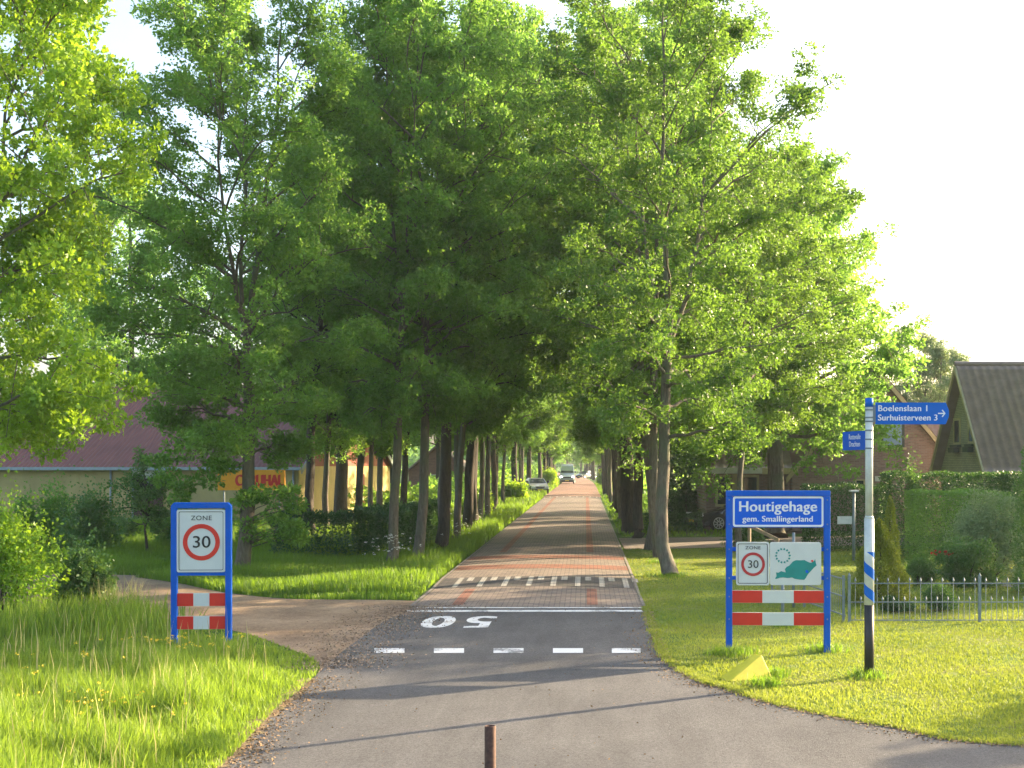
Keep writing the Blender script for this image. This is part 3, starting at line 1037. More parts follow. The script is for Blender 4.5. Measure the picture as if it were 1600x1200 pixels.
# ------------------------------------------------------------------ shrubs, hedges, grass
def leafy(name, label, cat, pts, size, m, parent=None, group=None, dirs=None, seed=1, width=0.62, mat2=None, part=None):
    rng = np.random.default_rng(seed)
    pts = np.asarray(pts)
    D_ = rng.normal(size=pts.shape) if dirs is None else dirs * 0.8 + rng.normal(size=pts.shape) * 0.7
    V, Q = leaf_geo(pts, D_, size, rng, width)
    cl = rng.uniform(0, 1, 400)
    ids = (np.floor(pts[:, 0] * 3).astype(int) * 7 + np.floor(pts[:, 1] * 3).astype(int) * 13 + np.floor(pts[:, 2] * 3).astype(int) * 29) % 400
    tint = np.clip(cl[ids] * 0.5 + rng.uniform(0, 0.5, len(pts)), 0, 1)
    me = np_mesh(part or name, V, Q, tint)
    o = link(part or name, me, parent, (m,))
    if not parent:
        props(o, label, cat, group)
    return o


def hedge(name, label, line, w, h, m, n_per_m2=700, leaf=0.05, seed=1, rough=0.06, group=None, wob=0.04, cat='hedge'):
    """clipped hedge along a polyline: dense shell of leaves plus an inner dark mass of leaves"""
    rng = np.random.default_rng(seed)
    pts = []; dirs = []
    for (a, b) in zip(line[:-1], line[1:]):
        a = np.array(a, float); b = np.array(b, float)
        L = np.linalg.norm(b - a)
        if L < 1e-6: continue
        t = (b - a) / L; nrm = np.array([-t[1], t[0]])
        segs = [(L * h, 'f'), (L * h, 'k'), (L * w, 't'), (w * h, 'e0'), (w * h, 'e1')]
        for area, side in segs:
            n = int(area * n_per_m2)
            u = rng.uniform(0, 1, n); v = rng.uniform(0, 1, n)
            dep = np.abs(rng.normal(0, rough, n))
            if side in 'fk':
                s = -1 if side == 'f' else 1
                hw = w / 2
                xy = a + t * (u * L)[:, None] + nrm[None, :] * (s * (hw - dep - 0.10 * np.clip(v - 0.85, 0, 1) * 4))[:, None]
                z = v * h
                dr = np.concatenate([np.tile(nrm * s, (n, 1)), np.full((n, 1), 0.4)], 1)
            elif side == 't':
                xy = a + t * (u * L)[:, None] + nrm[None, :] * ((v - 0.5) * w * 0.92)[:, None]
                z = h - dep + 0.03 * np.sin(u * L * 5)
                dr = np.tile(np.array([0, 0, 1.0]), (n, 1))
            else:
                e = 0 if side == 'e0' else 1
                xy = a + t * (e * L + (1 if e == 0 else -1) * dep)[:, None] + nrm[None, :] * ((u - 0.5) * w)[:, None]
                z = v * h
                dr = np.concatenate([np.tile(t * (-1 if e == 0 else 1), (n, 1)), np.full((n, 1), 0.4)], 1)
            bump_ = wob * (np.sin(xy[:, 0] * 4.1 + z * 3) + np.sin(xy[:, 1] * 3.3 + z * 5.2 + 1))
            P = np.concatenate([xy + nrm[None, :] * bump_[:, None], (z + bump_ * 0.6 * (z > h * .8))[:, None]], 1)
            pts.append(P); dirs.append(dr)
        # inner core keeps it from being see-through
        n = int(L * h * w * 260)
        u = rng.uniform(0, 1, n); v = rng.uniform(0.0, 0.93, n); q = rng.uniform(-0.4, 0.4, n)
        P = np.concatenate([a + t * (u * L)[:, None] + nrm[None, :] * (q * w)[:, None], (v * h)[:, None]], 1)
        pts.append(P); dirs.append(rng.normal(size=P.shape))
    return leafy(name, label, cat, np.concatenate(pts), leaf, m, group=group, dirs=np.concatenate(dirs), seed=seed)


def shrub(name, label, x, y, rx, ry, h, m, n=9000, leaf=0.07, seed=1, group=None, z0=0.05, stems=True, lumps=14, cat='shrub', spiky=0.0, barkm=None):
    rng = np.random.default_rng(seed)
    t = thing(name, label, cat, (x, y, 0), 0, group)
    C = []
    for k in range(lumps):
        a = rng.uniform(0, 6.283); r = math.sqrt(rng.uniform()) * 0.68
        zz = rng.uniform(0.12, 0.82)
        lim = math.sqrt(max(0.05, 1 - (max(0, zz - 0.35) / 0.72) ** 2))
        C.append((math.cos(a) * r * rx * lim, math.sin(a) * r * ry * lim, zz * h, rng.uniform(0.26, 0.46)))
    C = np.array(C)
    idx = rng.integers(0, lumps, n)
    dr = unit(rng.normal(size=(n, 3)))
    rad = rng.uniform(0.3, 1, n) ** 0.5
    sc = np.array([rx, ry, h * 0.75])
    P = C[idx, :3] + dr * (C[idx, 3] * rad)[:, None] * sc
    if spiky:
        k = rng.uniform(size=n) < spiky
        P[k, 2] += rng.exponential(0.16, k.sum()) * h * 0.8
    P[:, 2] = np.abs(P[:, 2] - z0) + z0
    leafy('foliage', None, None, P, leaf, m, parent=t, dirs=dr, seed=seed + 3)
    if stems:
        paths = []
        for k in range(min(lumps, 9)):
            b = np.array([rng.normal(0, .06), rng.normal(0, .06), -0.02]); e = C[k, :3]
            mm = (b + e) / 2 + rng.normal(0, .05, 3)
            paths.append((np.stack([b, mm, e]), np.array([0.018, 0.012, 0.006])))
        v, q = tube_geo(paths)
        me = np_mesh('stems', v, q, None, True)
        link('stems', me, t, (barkm or M_barkD,))
    return t


def conifer(name, label, x, y, r, h, m, n=9000, leaf=0.06, seed=1, group=None, col=False):
    rng = np.random.default_rng(seed)
    t = thing(name, label, 'conifer', (x, y, 0), 0, group)
    u = rng.uniform(0, 1, n) ** 1.25
    z = u * h
    a = rng.uniform(0, 6.283, n)
    prof = (1 - u) ** 0.75 if not col else np.interp(u, [0, .1, .6, .85, 1], [.85, 1, .9, .6, .05])
    lob = 1 + 0.16 * np.sin(a * 5 + z * 6) + 0.12 * np.sin(a * 3 - z * 9)
    rr = r * prof * lob * rng.uniform(0.55, 1.0, n) ** 0.5
    P = np.stack([np.cos(a) * rr, np.sin(a) * rr, z + 0.04 + 0.03 * np.sin(a * 7)], 1)
    dirs = np.stack([np.cos(a) * 0.7, np.sin(a) * 0.7, np.full(n, 1.1)], 1)
    leafy('foliage', None, None, P, leaf, m, parent=t, dirs=dirs, seed=seed + 1, width=0.45)
    v, q = tube_geo([(np.array([[0, 0, -0.02], [0, 0, h * .5], [0, 0, h * .92]]), np.array([0.05, 0.035, 0.01]))])
    link('trunk', np_mesh('trunk', v, q, None, True), t, (M_barkD,))
    return t


# left side
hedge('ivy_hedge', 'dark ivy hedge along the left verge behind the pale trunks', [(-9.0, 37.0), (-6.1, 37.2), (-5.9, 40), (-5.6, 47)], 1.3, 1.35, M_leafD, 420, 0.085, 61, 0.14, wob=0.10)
for i, (x, y, rx, h, m, sd, lab) in enumerate((
        (-9.85, 21.6, 1.0, 2.0, M_leafO, 71, 'bright sunlit shrub at the left edge below the oak'),
        (-8.95, 22.8, 0.62, 1.15, M_leafG, 72, 'lower bright bramble right of the edge shrub'),
        (-15.1, 39.0, 1.3, 1.75, M_leafG, 73, 'dark green bush before the yellow barn wall'),
        (-17.3, 41.0, 1.1, 1.9, M_leafA, 74, 'upright willow bush at the barn wall, left of the dark bush'),
        (-12.9, 40.5, 0.8, 0.95, M_leafA, 75, 'low bush beside the sapling, right of the dark bush'),
        (-18.2, 38.0, 1.2, 1.6, M_leafA, 76, 'shaded bush farthest left before the barn'),
        (-5.2, 62, 1.0, 1.2, M_leafO, 77, 'bright weeds heap at the foot of the middle left trunks'),
        (-5.0, 92, 1.3, 1.2, M_leafO, 78, 'sunlit roadside weeds before the far left trunks'),
        (-4.6, 150, 1.6, 1.7, M_leafO, 79, 'sunny bush left of the oncoming van'),
        (2.9, 165, 1.5, 1.8, M_leafO, 80, 'sunny bush right of the road near the far silver car'))):
    shrub('shrub', lab, x, y, rx, rx, h, m, n=int(9000 if y < 30 else 7000), leaf=0.075 if y < 30 else (0.10 if y < 80 else 0.2), seed=sd, spiky=0.25)
place_tree('sapling', VS, (228 - VX) * 38 / F, 38, 'little staked sapling on the shaded meadow before the barn door', None, s=1.0)
# right side garden
hedge('clipped_hedge', 'tall square clipped hedge with sunlit top in the garden', [(8.35, 32.4), (10.6, 32.9)], 1.2, 2.02, M_leafC, 1500, 0.045, 81, 0.03, wob=0.015)
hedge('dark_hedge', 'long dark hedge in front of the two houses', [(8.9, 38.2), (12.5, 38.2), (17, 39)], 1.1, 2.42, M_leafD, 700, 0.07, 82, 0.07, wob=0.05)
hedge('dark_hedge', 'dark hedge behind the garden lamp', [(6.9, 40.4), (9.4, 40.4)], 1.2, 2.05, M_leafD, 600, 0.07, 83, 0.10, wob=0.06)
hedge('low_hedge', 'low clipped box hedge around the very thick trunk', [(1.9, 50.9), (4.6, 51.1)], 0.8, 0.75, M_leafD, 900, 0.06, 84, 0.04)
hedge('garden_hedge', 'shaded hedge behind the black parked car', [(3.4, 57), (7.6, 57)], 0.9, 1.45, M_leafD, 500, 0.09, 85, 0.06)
shrub('shrub', 'large rounded pale green shrub right of the clipped hedge', 9.3, 29.3, 1.05, 0.9, 2.05, M_leafP, 15000, 0.055, 91, lumps=20)
shrub('shrub', 'low leafy shrub at the foot of the pale rounded one', 8.35, 28.2, 0.85, 0.6, 1.05, M_leafG, 8000, 0.06, 92)
shrub('shrub', 'dark low perennials left of the low leafy shrub', 7.45, 28.6, 0.45, 0.35, 0.55, M_leafG, 3500, 0.05, 93)
shrub('shrub', 'small round bush just inside the metal fence', 6.55, 23.6, 0.42, 0.38, 0.5, M_leafG, 5500, 0.035, 94)
shrub('shrub', 'flattened dark bush inside the fence near the gate post', 5.7, 23.4, 0.35, 0.3, 0.32, M_leafD, 3000, 0.035, 95)
shrub('shrub', 'green bush behind the gap of the town sign', 5.15, 40.5, 0.9, 0.6, 1.05, M_leafG, 5000, 0.07, 96)
shrub('shrub', 'tuft of shoots on the dark hedge behind the pole', 9.6, 37.4, 0.35, 0.3, 2.5, M_leafG, 2500, 0.07, 97, spiky=0.5)
shrub('shrub', 'dusty shrub behind the left post of the town sign', 5.9, 53.5, 0.7, 0.5, 1.5, M_leafP, 3000, 0.08, 98)
conifer('conifer', 'golden green bushy conifer behind the striped pole', 5.72, 24.9, 0.62, 1.55, M_leafY, 12000, 0.06, 101)
conifer('conifer', 'slim pointed side shoot of the golden conifers, right of the pole', 6.02, 25.3, 0.3, 1.98, M_leafY, 5000, 0.05, 102)
conifer('conifer', 'tall columnar conifer at the right edge of the garden', 9.55, 26.8, 0.55, 3.45, M_leafG, 14000, 0.06, 103, col=True)
conifer('conifer', 'small dark conifer before the cream window frames', 5.6, 55.5, 0.55, 2.1, M_leafD, 4500, 0.09, 104)
conifer('conifer', 'dark conifer above the hedge behind the nearest trunk', 4.4, 56, 0.7, 1.9, M_leafD, 4500, 0.09, 105)


def in_poly(P, poly):
    x, y = P[:, 0], P[:, 1]
    inside = np.zeros(len(P), bool)
    n = len(poly)
    for i in range(n):
        x0, y0 = poly[i]; x1, y1 = poly[(i + 1) % n]
        c = ((y0 > y) != (y1 > y))
        with np.errstate(divide='ignore', invalid='ignore'):
            xi = (x1 - x0) * (y - y0) / (y1 - y0 + 1e-12) + x0
        inside ^= c & (x < xi)
    return inside


def visible_samples(n, y0, y1, rng, x_lo=-30, x_hi=30, power=1.0):
    """samples denser near the viewer, all on the ground sheet, in the wedge the place shows"""
    y = y0 * (y1 / y0) ** (rng.uniform(0, 1, n) ** power)
    x = (rng.uniform(-1.0, 1.0, n)) * (y * 0.50 + 1.0)
    k = (x > x_lo) & (x < x_hi)
    return np.stack([x[k], y[k]], 1)


def blades(name, label, P, h, w, m, seed, lean=0.35, hv=0.5, tintf=None, kind='stuff', z=0.0):
    rng = np.random.default_rng(seed)
    n = len(P)
    H = h * rng.uniform(1 - hv, 1 + hv, n) if np.isscalar(h) else h
    a = rng.uniform(0, 6.283, n)
    f = rng.uniform(0, 6.283, n)
    W = w * rng.uniform(0.6, 1.3, n) * 0.5
    side = np.stack([np.cos(f), np.sin(f), np.zeros(n)], 1) * W[:, None]
    ln = rng.uniform(0.1, 1.0, n) * lean
    ld = np.stack([np.cos(a) * ln, np.sin(a) * ln, np.zeros(n)], 1) * H[:, None]
    B = np.concatenate([P, np.full((n, 1), z)], 1)
    up = np.array([0, 0, 1.0])
    M1 = B + ld * 0.28 + up * (H * 0.55)[:, None]
    T = B + ld + up * (H * (1 - 0.25 * ln))[:, None]
    V = np.stack([B - side, B + side, M1 + side * 0.8, M1 - side * 0.8, T + side * 0.12, T - side * 0.12], 1).reshape(-1, 3)
    i = np.arange(n)[:, None] * 6
    Q = np.concatenate([i + np.array([[0, 1, 2, 3]]), i + np.array([[3, 2, 4, 5]])], 1).reshape(-1, 4)
    if tintf is None:
        tint = rng.uniform(0, 1, n)
    else:
        tint = np.clip(tintf(P) + rng.uniform(-0.3, 0.3, n), 0, 1)
    me = np_mesh(name, V, Q, np.repeat(tint, 2))
    o = link(name, me, None, (m,))
    props(o, label, 'grass', None, kind)
    return o


def patch(P, s=1.0, ph=0.0):
    x, y = P[:, 0] * s, P[:, 1] * s
    return 0.5 + 0.25 * (np.sin(x * 1.7 + ph + 1.3 * np.sin(y * 0.9)) + np.sin(y * 2.3 - x * 0.8 + 2 * ph + 1.1 * np.sin(x * 2.1)))


print('grass...')
rng = np.random.default_rng(5)
# tall unmown grass, left foreground
P = visible_samples(330000, 9.5, 25, rng, -16, -2.5)
P = P[in_poly(P, verge_near)]
dE = np.min(np.linalg.norm(P[:, None, :] - np.array(left_grass_edge)[None, ::2, :], axis=2), axis=1)
hh = (0.06 + 0.22 * np.clip(dE / 0.9, 0, 1)) * (0.55 + 0.75 * patch(P, 1.3)) * (0.6 + 0.8 * patch(P, 3.1, 4)) * np.clip(1.15 - (P[:, 1] - 13.5) * 0.13, 0.35, 1.15) * rng.uniform(0.55, 1.35, len(P))
blades('tall_grass', 'tall unmown grass on the left foreground verge', P, hh, 0.011, M_grassT, 201, 0.55, tintf=lambda p: 0.15 + 0.35 * patch(p, 1.1, 2) + 0.35 * patch(p, 3.7, 1))
# seed heads
k = rng.uniform(size=len(P)) < 0.006
SP = P[k & (dE > 0.5)]
sh = rng.uniform(0.35, 0.62, len(SP))
blades('seed_stalks', 'pale seed stalks standing above the tall grass', SP, sh, 0.012, M_straw, 202, 0.25)
# tall weeds under the edge shrub
WP = np.concatenate([np.array([-8.9, 20.8]) + rng.normal(0, 1, (3000, 2)) * [0.95, 0.85], np.array([-7.9, 21.8]) + rng.normal(0, 1, (900, 2)) * [0.6, 0.5]])
WP = WP[in_poly(WP, verge_near)]
blades('tall_weeds', 'tall loose weeds and grasses at the foot of the left edge shrub', WP, rng.uniform(0.2, 0.62, len(WP)), 0.016, M_grassT, 210, 0.45, tintf=lambda p: patch(p, 2.0, 2))
# dry stalk tufts
tt = []
for (px, py, nn) in ((145, 960, 160), (165, 968, 120), (120, 955, 120), (205, 962, 60), (100, 950, 60), (160, 950, 80)):
    g = G(px, py)
    tt.append(np.array(g) + rng.normal(0, 0.13, (nn, 2)))
TP = np.concatenate(tt)
blades('dry_stalks', 'pale dry reed stalks beside the dirt track', TP, rng.uniform(0.35, 0.85, len(TP)), 0.012, M_straw, 203, 0.35)
# far verge on the left, beyond the track
P = visible_samples(420000, 24, 75, rng, -26, -3.0, 1.2)
vp = far_edge + [(-40, 33), (-40, 90), (-3.42, 90), (-3.42, 25.3)]
P = P[in_poly(P, vp)]
hh = (0.12 + 0.16 * patch(P, 0.8, 1)) * rng.uniform(0.5, 1.4, len(P)) * (1 + np.clip((P[:, 1] - 32) / 20, 0, .9))
hh *= np.where(P[:, 1] - 25.3 < 1.0, 0.45, 1.0)
blades('verge_grass', 'meadow grass on the far left verge and around the trees', P, hh, 0.022, M_grassV, 204, 0.5, tintf=lambda p: patch(p, 0.8, 1))
# further verges both sides
P = np.stack([rng.uniform(-8, -3.45, 26000), 60 + 150 * rng.uniform(0, 1, 26000)], 1)
blades('verge_grass', 'long grass along the left side of the far avenue', P, 0.35, 0.06, M_grassV, 205, 0.5, 0.6)
P = np.stack([rng.uniform(1.25, 6, 24000), 48 + 140 * rng.uniform(0, 1, 24000)], 1)
P = P[(P[:, 0] > 1.3)]
blades('verge_grass', 'short grass along the right side of the far avenue', P, 0.12, 0.05, M_grassV, 206, 0.5, 0.6)
# mown lawn
P = visible_samples(520000, 11, 41, rng, 0.5, 20, 1.0)
P = P[in_poly(P, lawn_poly)]
hh = 0.035 * rng.uniform(0.5, 1.5, len(P)) * (0.7 + 0.7 * patch(P, 1.4, 3))
blades('lawn_grass', 'mown grass of the right hand lawn', P, hh, 0.013, M_grassL, 207, 0.9, tintf=lambda p: patch(p, 0.5, 5) * 0.9)
# longer tufts at the sign feet and posts
tt = []
for (px, py, r) in ((1137, 1024, .12), (1290, 1018, .13), (1357, 1060, .13), (1150, 1022, .15), (1225, 980, .12), (1047, 902, .25), (1032, 880, .2), (1210, 1058, .1), (1195, 1072, .1)):
    g = G(px, py); tt.append(np.array(g) + rng.normal(0, r, (260, 2)))
TP = np.concatenate(tt)
blades('grass_tufts', 'longer uncut grass tufts around posts and trunks', TP, rng.uniform(0.05, 0.16, len(TP)), 0.013, M_grassV, 208, 0.7)
# roadside edge fringe growing over the asphalt edge
E = np.array(right_edge[:-6])
idx = rng.integers(0, len(E) - 1, 9000); u = rng.uniform(0, 1, 9000)[:, None]
TP = E[idx] * (1 - u) + E[idx + 1] * u + rng.normal(0, 0.05, (9000, 2)) + np.array([0.05, 0.05])
blades('edge_grass', 'ragged grass fringe along the right asphalt edge', TP, rng.uniform(0.02, 0.07, len(TP)), 0.012, M_grassL, 209, 1.0)


def litter(name, label, P, size, m, seed, z):
    r_ = np.random.default_rng(seed)
    n = len(P)
    B = np.concatenate([P, np.full((n, 1), z)], 1)
    D_ = r_.normal(size=(n, 3)); D_[:, 2] *= 0.12; D_[:, 2] = np.abs(D_[:, 2])
    V, Q = leaf_geo(B, D_, size, r_, 0.8, 0.0)
    V[:, 2] = np.maximum(V[:, 2], z - 0.002)
    o = link(name, np_mesh(name, V, Q, r_.uniform(0, 1, n)), None, (m,))
    return props(o, label, 'litter', None, 'stuff')


E1 = np.array(left_grass_edge[8:i0 + 1]); E2 = np.array(right_edge[:-6])
def along(E, n, sd, off, r_):
    i_ = r_.integers(0, len(E) - 1, n); u_ = r_.uniform(0, 1, n)[:, None]
    return E[i_] * (1 - u_) + E[i_ + 1] * u_ + np.stack([np.abs(r_.normal(0, sd, n)) * off, r_.normal(0, sd, n) * .4], 1)
litter('leaf_litter', 'dry brown leaf litter and grit along the asphalt edges', np.concatenate([along(E1, 1500, .22, 1, rng), along(E2, 1300, .2, -1, rng),
       np.stack([rng.uniform(-3.2, 1.0, 260), rng.uniform(11, 36, 260)], 1)]), 0.028, simple('dry_leaf', (0.22, 0.14, 0.07), 0.9, var=0.4, scale=3), 305, 0.02)


JN = np.array([G(508, 1042), G(515, 1036), G(560, 1000), G(600, 972), G(640, 955), (-3.3, 24.2)])
i_ = rng.integers(0, len(JN) - 1, 5200); u_ = rng.uniform(0, 1, 5200)[:, None]
JP = JN[i_] * (1 - u_) + JN[i_ + 1] * u_ + rng.normal(0, 1, (5200, 2)) * [0.42, 0.3]
litter('gravel_spill', 'loose brown gravel spilling from the dirt track onto the asphalt', JP, 0.034, simple('loose_gravel', (0.27, 0.20, 0.14), 0.95, var=0.5, scale=5), 306, 0.018)


def flower_stems(name, label, spots, m, hs, seed, head=0.03):
    rng = np.random.default_rng(seed)
    spots = np.array(spots); n = len(spots)
    paths = []
    V = []; Q = []
    hgt = rng.uniform(hs[0], hs[1], n)
    heads = []
    for i in range(n):
        for k in range(7):
            heads.append([spots[i, 0] + rng.normal(0, head), spots[i, 1] + rng.normal(0, head), hgt[i] + rng.normal(0, head * .3)])
    heads = np.array(heads)
    D_ = rng.normal(size=heads.shape) * 0.5 + np.array([0, 0, 0.6])
    V, Q = leaf_geo(heads, D_, head * 1.3, rng, 0.9)
    me = np_mesh(name, V, Q, rng.uniform(0, 1, len(heads)))
    o = link(name, me, None, (m,))
    return props(o, label, 'flowers', None, 'stuff')


g0 = np.array(G(612, 884))
sp = np.concatenate([g0 + rng.normal(0, 0.35, (46, 2)), np.array([-5.0, 52]) + rng.normal(0, 0.8, (70, 2)) * [0.6, 3], np.array([-4.3, 44]) + rng.normal(0, .5, (30, 2)) * [0.5, 4]])
flower_stems('cow_parsley', 'white cow parsley flowers by the pale trunks on the left verge', sp, M_flower, (0.35, 0.85), 301, 0.022)
sp = np.concatenate([np.array(G(300, 1045)) + rng.normal(0, 0.3, (40, 2)) * [1.6, .6], np.array(G(165, 1150)) + rng.normal(0, 0.3, (26, 2)), np.array(G(60, 1090)) + rng.normal(0, .6, (20, 2))])
flower_stems('buttercups', 'yellow buttercups in the tall grass of the left verge', sp, M_yflower, (0.28, 0.45), 302, 0.014)

# hedgerow undergrowth and far woods
def mass(name, label, boxes_, leaf, m, seed, dens):
    rng = np.random.default_rng(seed)
    pts = []
    for (x0, x1, y0, y1, h) in boxes_:
        n = int(max(x1 - x0, y1 - y0) * h * dens)
        x = rng.uniform(x0, x1, n); y = rng.uniform(y0, y1, n)
        top = h * (0.72 + 0.16 * np.sin(x * .35 + y * .11) + 0.12 * np.sin(x * 1.1 + y * .4 + 2))
        pts.append(np.stack([x, y, top * rng.uniform(0, 1, n) ** 0.8], 1))
    o = leafy(name, label, 'woodland', np.concatenate(pts), leaf, m, seed=seed, width=0.8)
    o['kind'] = 'stuff'
    return o


mass('undergrowth', 'low green undergrowth between the trunks left of the avenue', [(-12, -7.5, 64, 110, 2.2), (-14, -6.5, 110, 230, 3.0), (-22, -10, 76, 84, 2.2)], 0.30, M_leafA, 401, 75)
mass('undergrowth', 'low green undergrowth right of the far avenue', [(3.6, 9, 62, 75, 1.3), (4.5, 12, 75, 230, 2.6)], 0.30, M_leafA, 402, 60)
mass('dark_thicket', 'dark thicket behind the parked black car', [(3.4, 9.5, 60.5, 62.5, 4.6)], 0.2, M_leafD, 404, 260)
mass('far_woods', 'distant woods closing the flat horizon', [(-260, -18, 330, 350, 13), (8, 260, 300, 325, 12), (-90, -24, 150, 160, 8), (16, 80, 110, 122, 7), (-60, 40, 420, 440, 14)], 1.3, M_leafA, 403, 4.5)

# ------------------------------------------------------------------ signs
def zone_board(parent, cx, cz, w, h, y, red, frame=0.02, dark=True):
    """white zone 30 board in its own frame; front face looks to -Y at y"""
    bm = bmesh.new(); prism(bm, rrect(cx - w / 2, cx + w / 2, cz - h / 2, cz + h / 2, 0.03), y, y + 0.02)
    b = obj('board', bm, M_signW, parent)
    bm = bmesh.new()
    ring(bm, rrect(cx - w / 2 - .002, cx + w / 2 + .002, cz - h / 2 - .002, cz + h / 2 + .002, .03), rrect(cx - w / 2 + frame, cx + w / 2 - frame, cz - h / 2 + frame, cz + h / 2 - frame, 0.022), y - 0.012, y + 0.023)
    obj('rim', bm, M_signW, b)
    bm = bmesh.new()
    ring(bm, rrect(cx - w / 2 + frame + .001, cx + w / 2 - frame - .001, cz - h / 2 + frame + .001, cz + h / 2 - frame - .001, 0.022),
         rrect(cx - w / 2 + frame + 0.009, cx + w / 2 - frame - 0.009, cz - h / 2 + frame + 0.009, cz + h / 2 - frame - 0.009, 0.018), y - 0.004, y - 0.001)
    obj('border_line', bm, M_black, b)
    return b


M_tilt = 0
# --- town sign
D0 = 18.4; s0 = D0 / F
ts = thing('town_sign', 'large blue framed town sign reading Houtigehage on the right lawn', 'town sign', ((1215 - VX) * s0, D0, 0), R(-1.5))


def X(px): return (px - 1215) * s0
def Z(py): return CH - (py - VY) * s0


for (a, b) in ((1134.5, 1144), (1287, 1296.5)):
    obj('post', boxes((X(a), X(b), -0.04, 0.04, -0.05, Z(775.5))), M_blue, ts, bev=0.008)
obj('top_bar', boxes((X(1134.5), X(1296.5), -0.04, 0.04, Z(775.5) + 0.002, Z(766.5))), M_blue, ts, bev=0.008)
pn = obj('name_panel', boxes((X(1144.2), X(1286.8), -0.02, 0.02, Z(824), Z(776))), M_blueP, ts)
bm = bmesh.new()
ring(bm, rrect(X(1145), X(1286), Z(823), Z(775.6), 0.035), rrect(X(1148), X(1283), Z(820), Z(778.6), 0.02), -0.024, -0.021)
obj('border_line', bm, M_letter, pn)
text_mesh('lettering', 'Houtigehage', 0.21, M_letter, pn, (X(1215), -0.023, Z(792)), FACE, sx=1.0, bold=0.006, spacing=1.06)
text_mesh('lettering', 'gem. Smallingerland', 0.118, M_letter, pn, (X(1215), -0.023, Z(811)), FACE, sx=1.02, bold=0.003, spacing=1.05)
zb = zone_board(ts, X(1176), Z(880.5), 51 * s0, 67 * s0, -0.02, M_redD)
bm = bmesh.new(); ring(bm, circ(X(1176.5), Z(881.5), 18.5 * s0), circ(X(1176.5), Z(881.5), 14.3 * s0), -0.026, -0.021)
obj('red_ring', bm, M_redD, zb)
text_mesh('lettering', '30', 0.158, M_black, zb, (X(1176.5), -0.023, Z(882)), FACE, sx=1.05)
text_mesh('lettering', 'ZONE', 0.066, M_black, zb, (X(1176.5), -0.023, Z(856)), FACE, sx=1.15, spacing=1.1)
bm = bmesh.new(); prism(bm, rrect(X(1202.5), X(1282.5), Z(914), Z(847), 0.035), -0.03, 0.0)
eb = obj('emblem_board', bm, M_signW, ts, bev=0.004)


def ex(u): return X(1140 + u / 10.0)      # coordinates of the 1600x900 enlargement of (1140..1300, 840..930)
def ez(v): return Z(840 + v / 10.0)


outline = [(705, 640), (730, 600), (722, 540), (760, 545), (800, 520), (850, 535), (872, 540), (858, 490), (885, 455), (925, 435), (985, 370), (1030, 350), (1100, 352),
           (1165, 348), (1215, 375), (1262, 392), (1310, 365), (1330, 330), (1340, 395), (1352, 430), (1310, 465), (1265, 515), (1215, 570), (1185, 625), (1160, 655), (1090, 652),
           (1010, 640), (970, 620), (900, 628), (830, 618), (775, 625), (735, 640)]
bm = bmesh.new(); prism(bm, [(ex(u), ez(v)) for u, v in outline], -0.034, -0.031)
obj('map_shape', bm, M_teal, eb)
bm = bmesh.new(); prism(bm, [(ex(u), ez(v)) for u, v in ((1262, 350), (1292, 345), (1305, 365), (1285, 378), (1268, 370))], -0.038, -0.035)
obj('map_dot', bm, M_red, eb)
bm = bmesh.new(); prism(bm, [(ex(u), ez(v)) for u, v in ((1175, 510), (1200, 500), (1225, 520), (1215, 550), (1185, 545))], -0.038, -0.035)
obj('map_dot', bm, M_blueP, eb)
bm = bmesh.new()
for k in range(14):
    a = 2 * math.pi * k / 14
    cx, cz = ex(828) + 0.095 * math.cos(a), ez(280) + 0.093 * math.sin(a)
    rr = 0.021
    ca, sa = math.cos(a + 0.5), math.sin(a + 0.5)
    pts = [(cx + ca * rr * 1.2, cz + sa * rr * 1.2), (cx - sa * rr * .8, cz + ca * rr * .8), (cx - ca * rr * .6 - sa * .003, cz - sa * rr * .6), (cx + sa * rr * .8, cz - ca * rr * .8)]
    prism(bm, pts, -0.034, -0.031)
obj('emblem_wreath', bm, M_teal, eb)
for zc in (858, 903):
    obj('bracket', boxes((X(1144), X(1150), -0.005, 0.02, Z(zc + 3), Z(zc - 3))), M_blue, ts)
    obj('bracket', boxes((X(1282.5), X(1287), -0.005, 0.02, Z(zc + 3), Z(zc - 3))), M_blue, ts)
for (a, b) in ((942, 922.5), (977, 957)):
    w = (1287 - 1144) / 3
    bm = boxes((X(1144.2), X(1286.8), -0.014, 0.01, Z(a), Z(b)))
    st = obj('striped_board', bm, M_signW, ts)
    obj('red_block', boxes((X(1144.3), X(1191), -0.0165, -0.0145, Z(a) + .002, Z(b) - .002)), M_red, st)
    obj('red_block', boxes((X(1240), X(1286.7), -0.0165, -0.0145, Z(a) + .002, Z(b) - .002)), M_red, st)

for bx_ in (1139.3, 1291.7):
    for bz_ in (781, 819, 858, 903, 932, 967):
        bm = bmesh.new(); cyl(bm, (X(bx_), -0.048, Z(bz_)), (X(bx_), -0.040, Z(bz_)), 0.010, n=8)
        obj('bolt', bm, M_galv, ts)
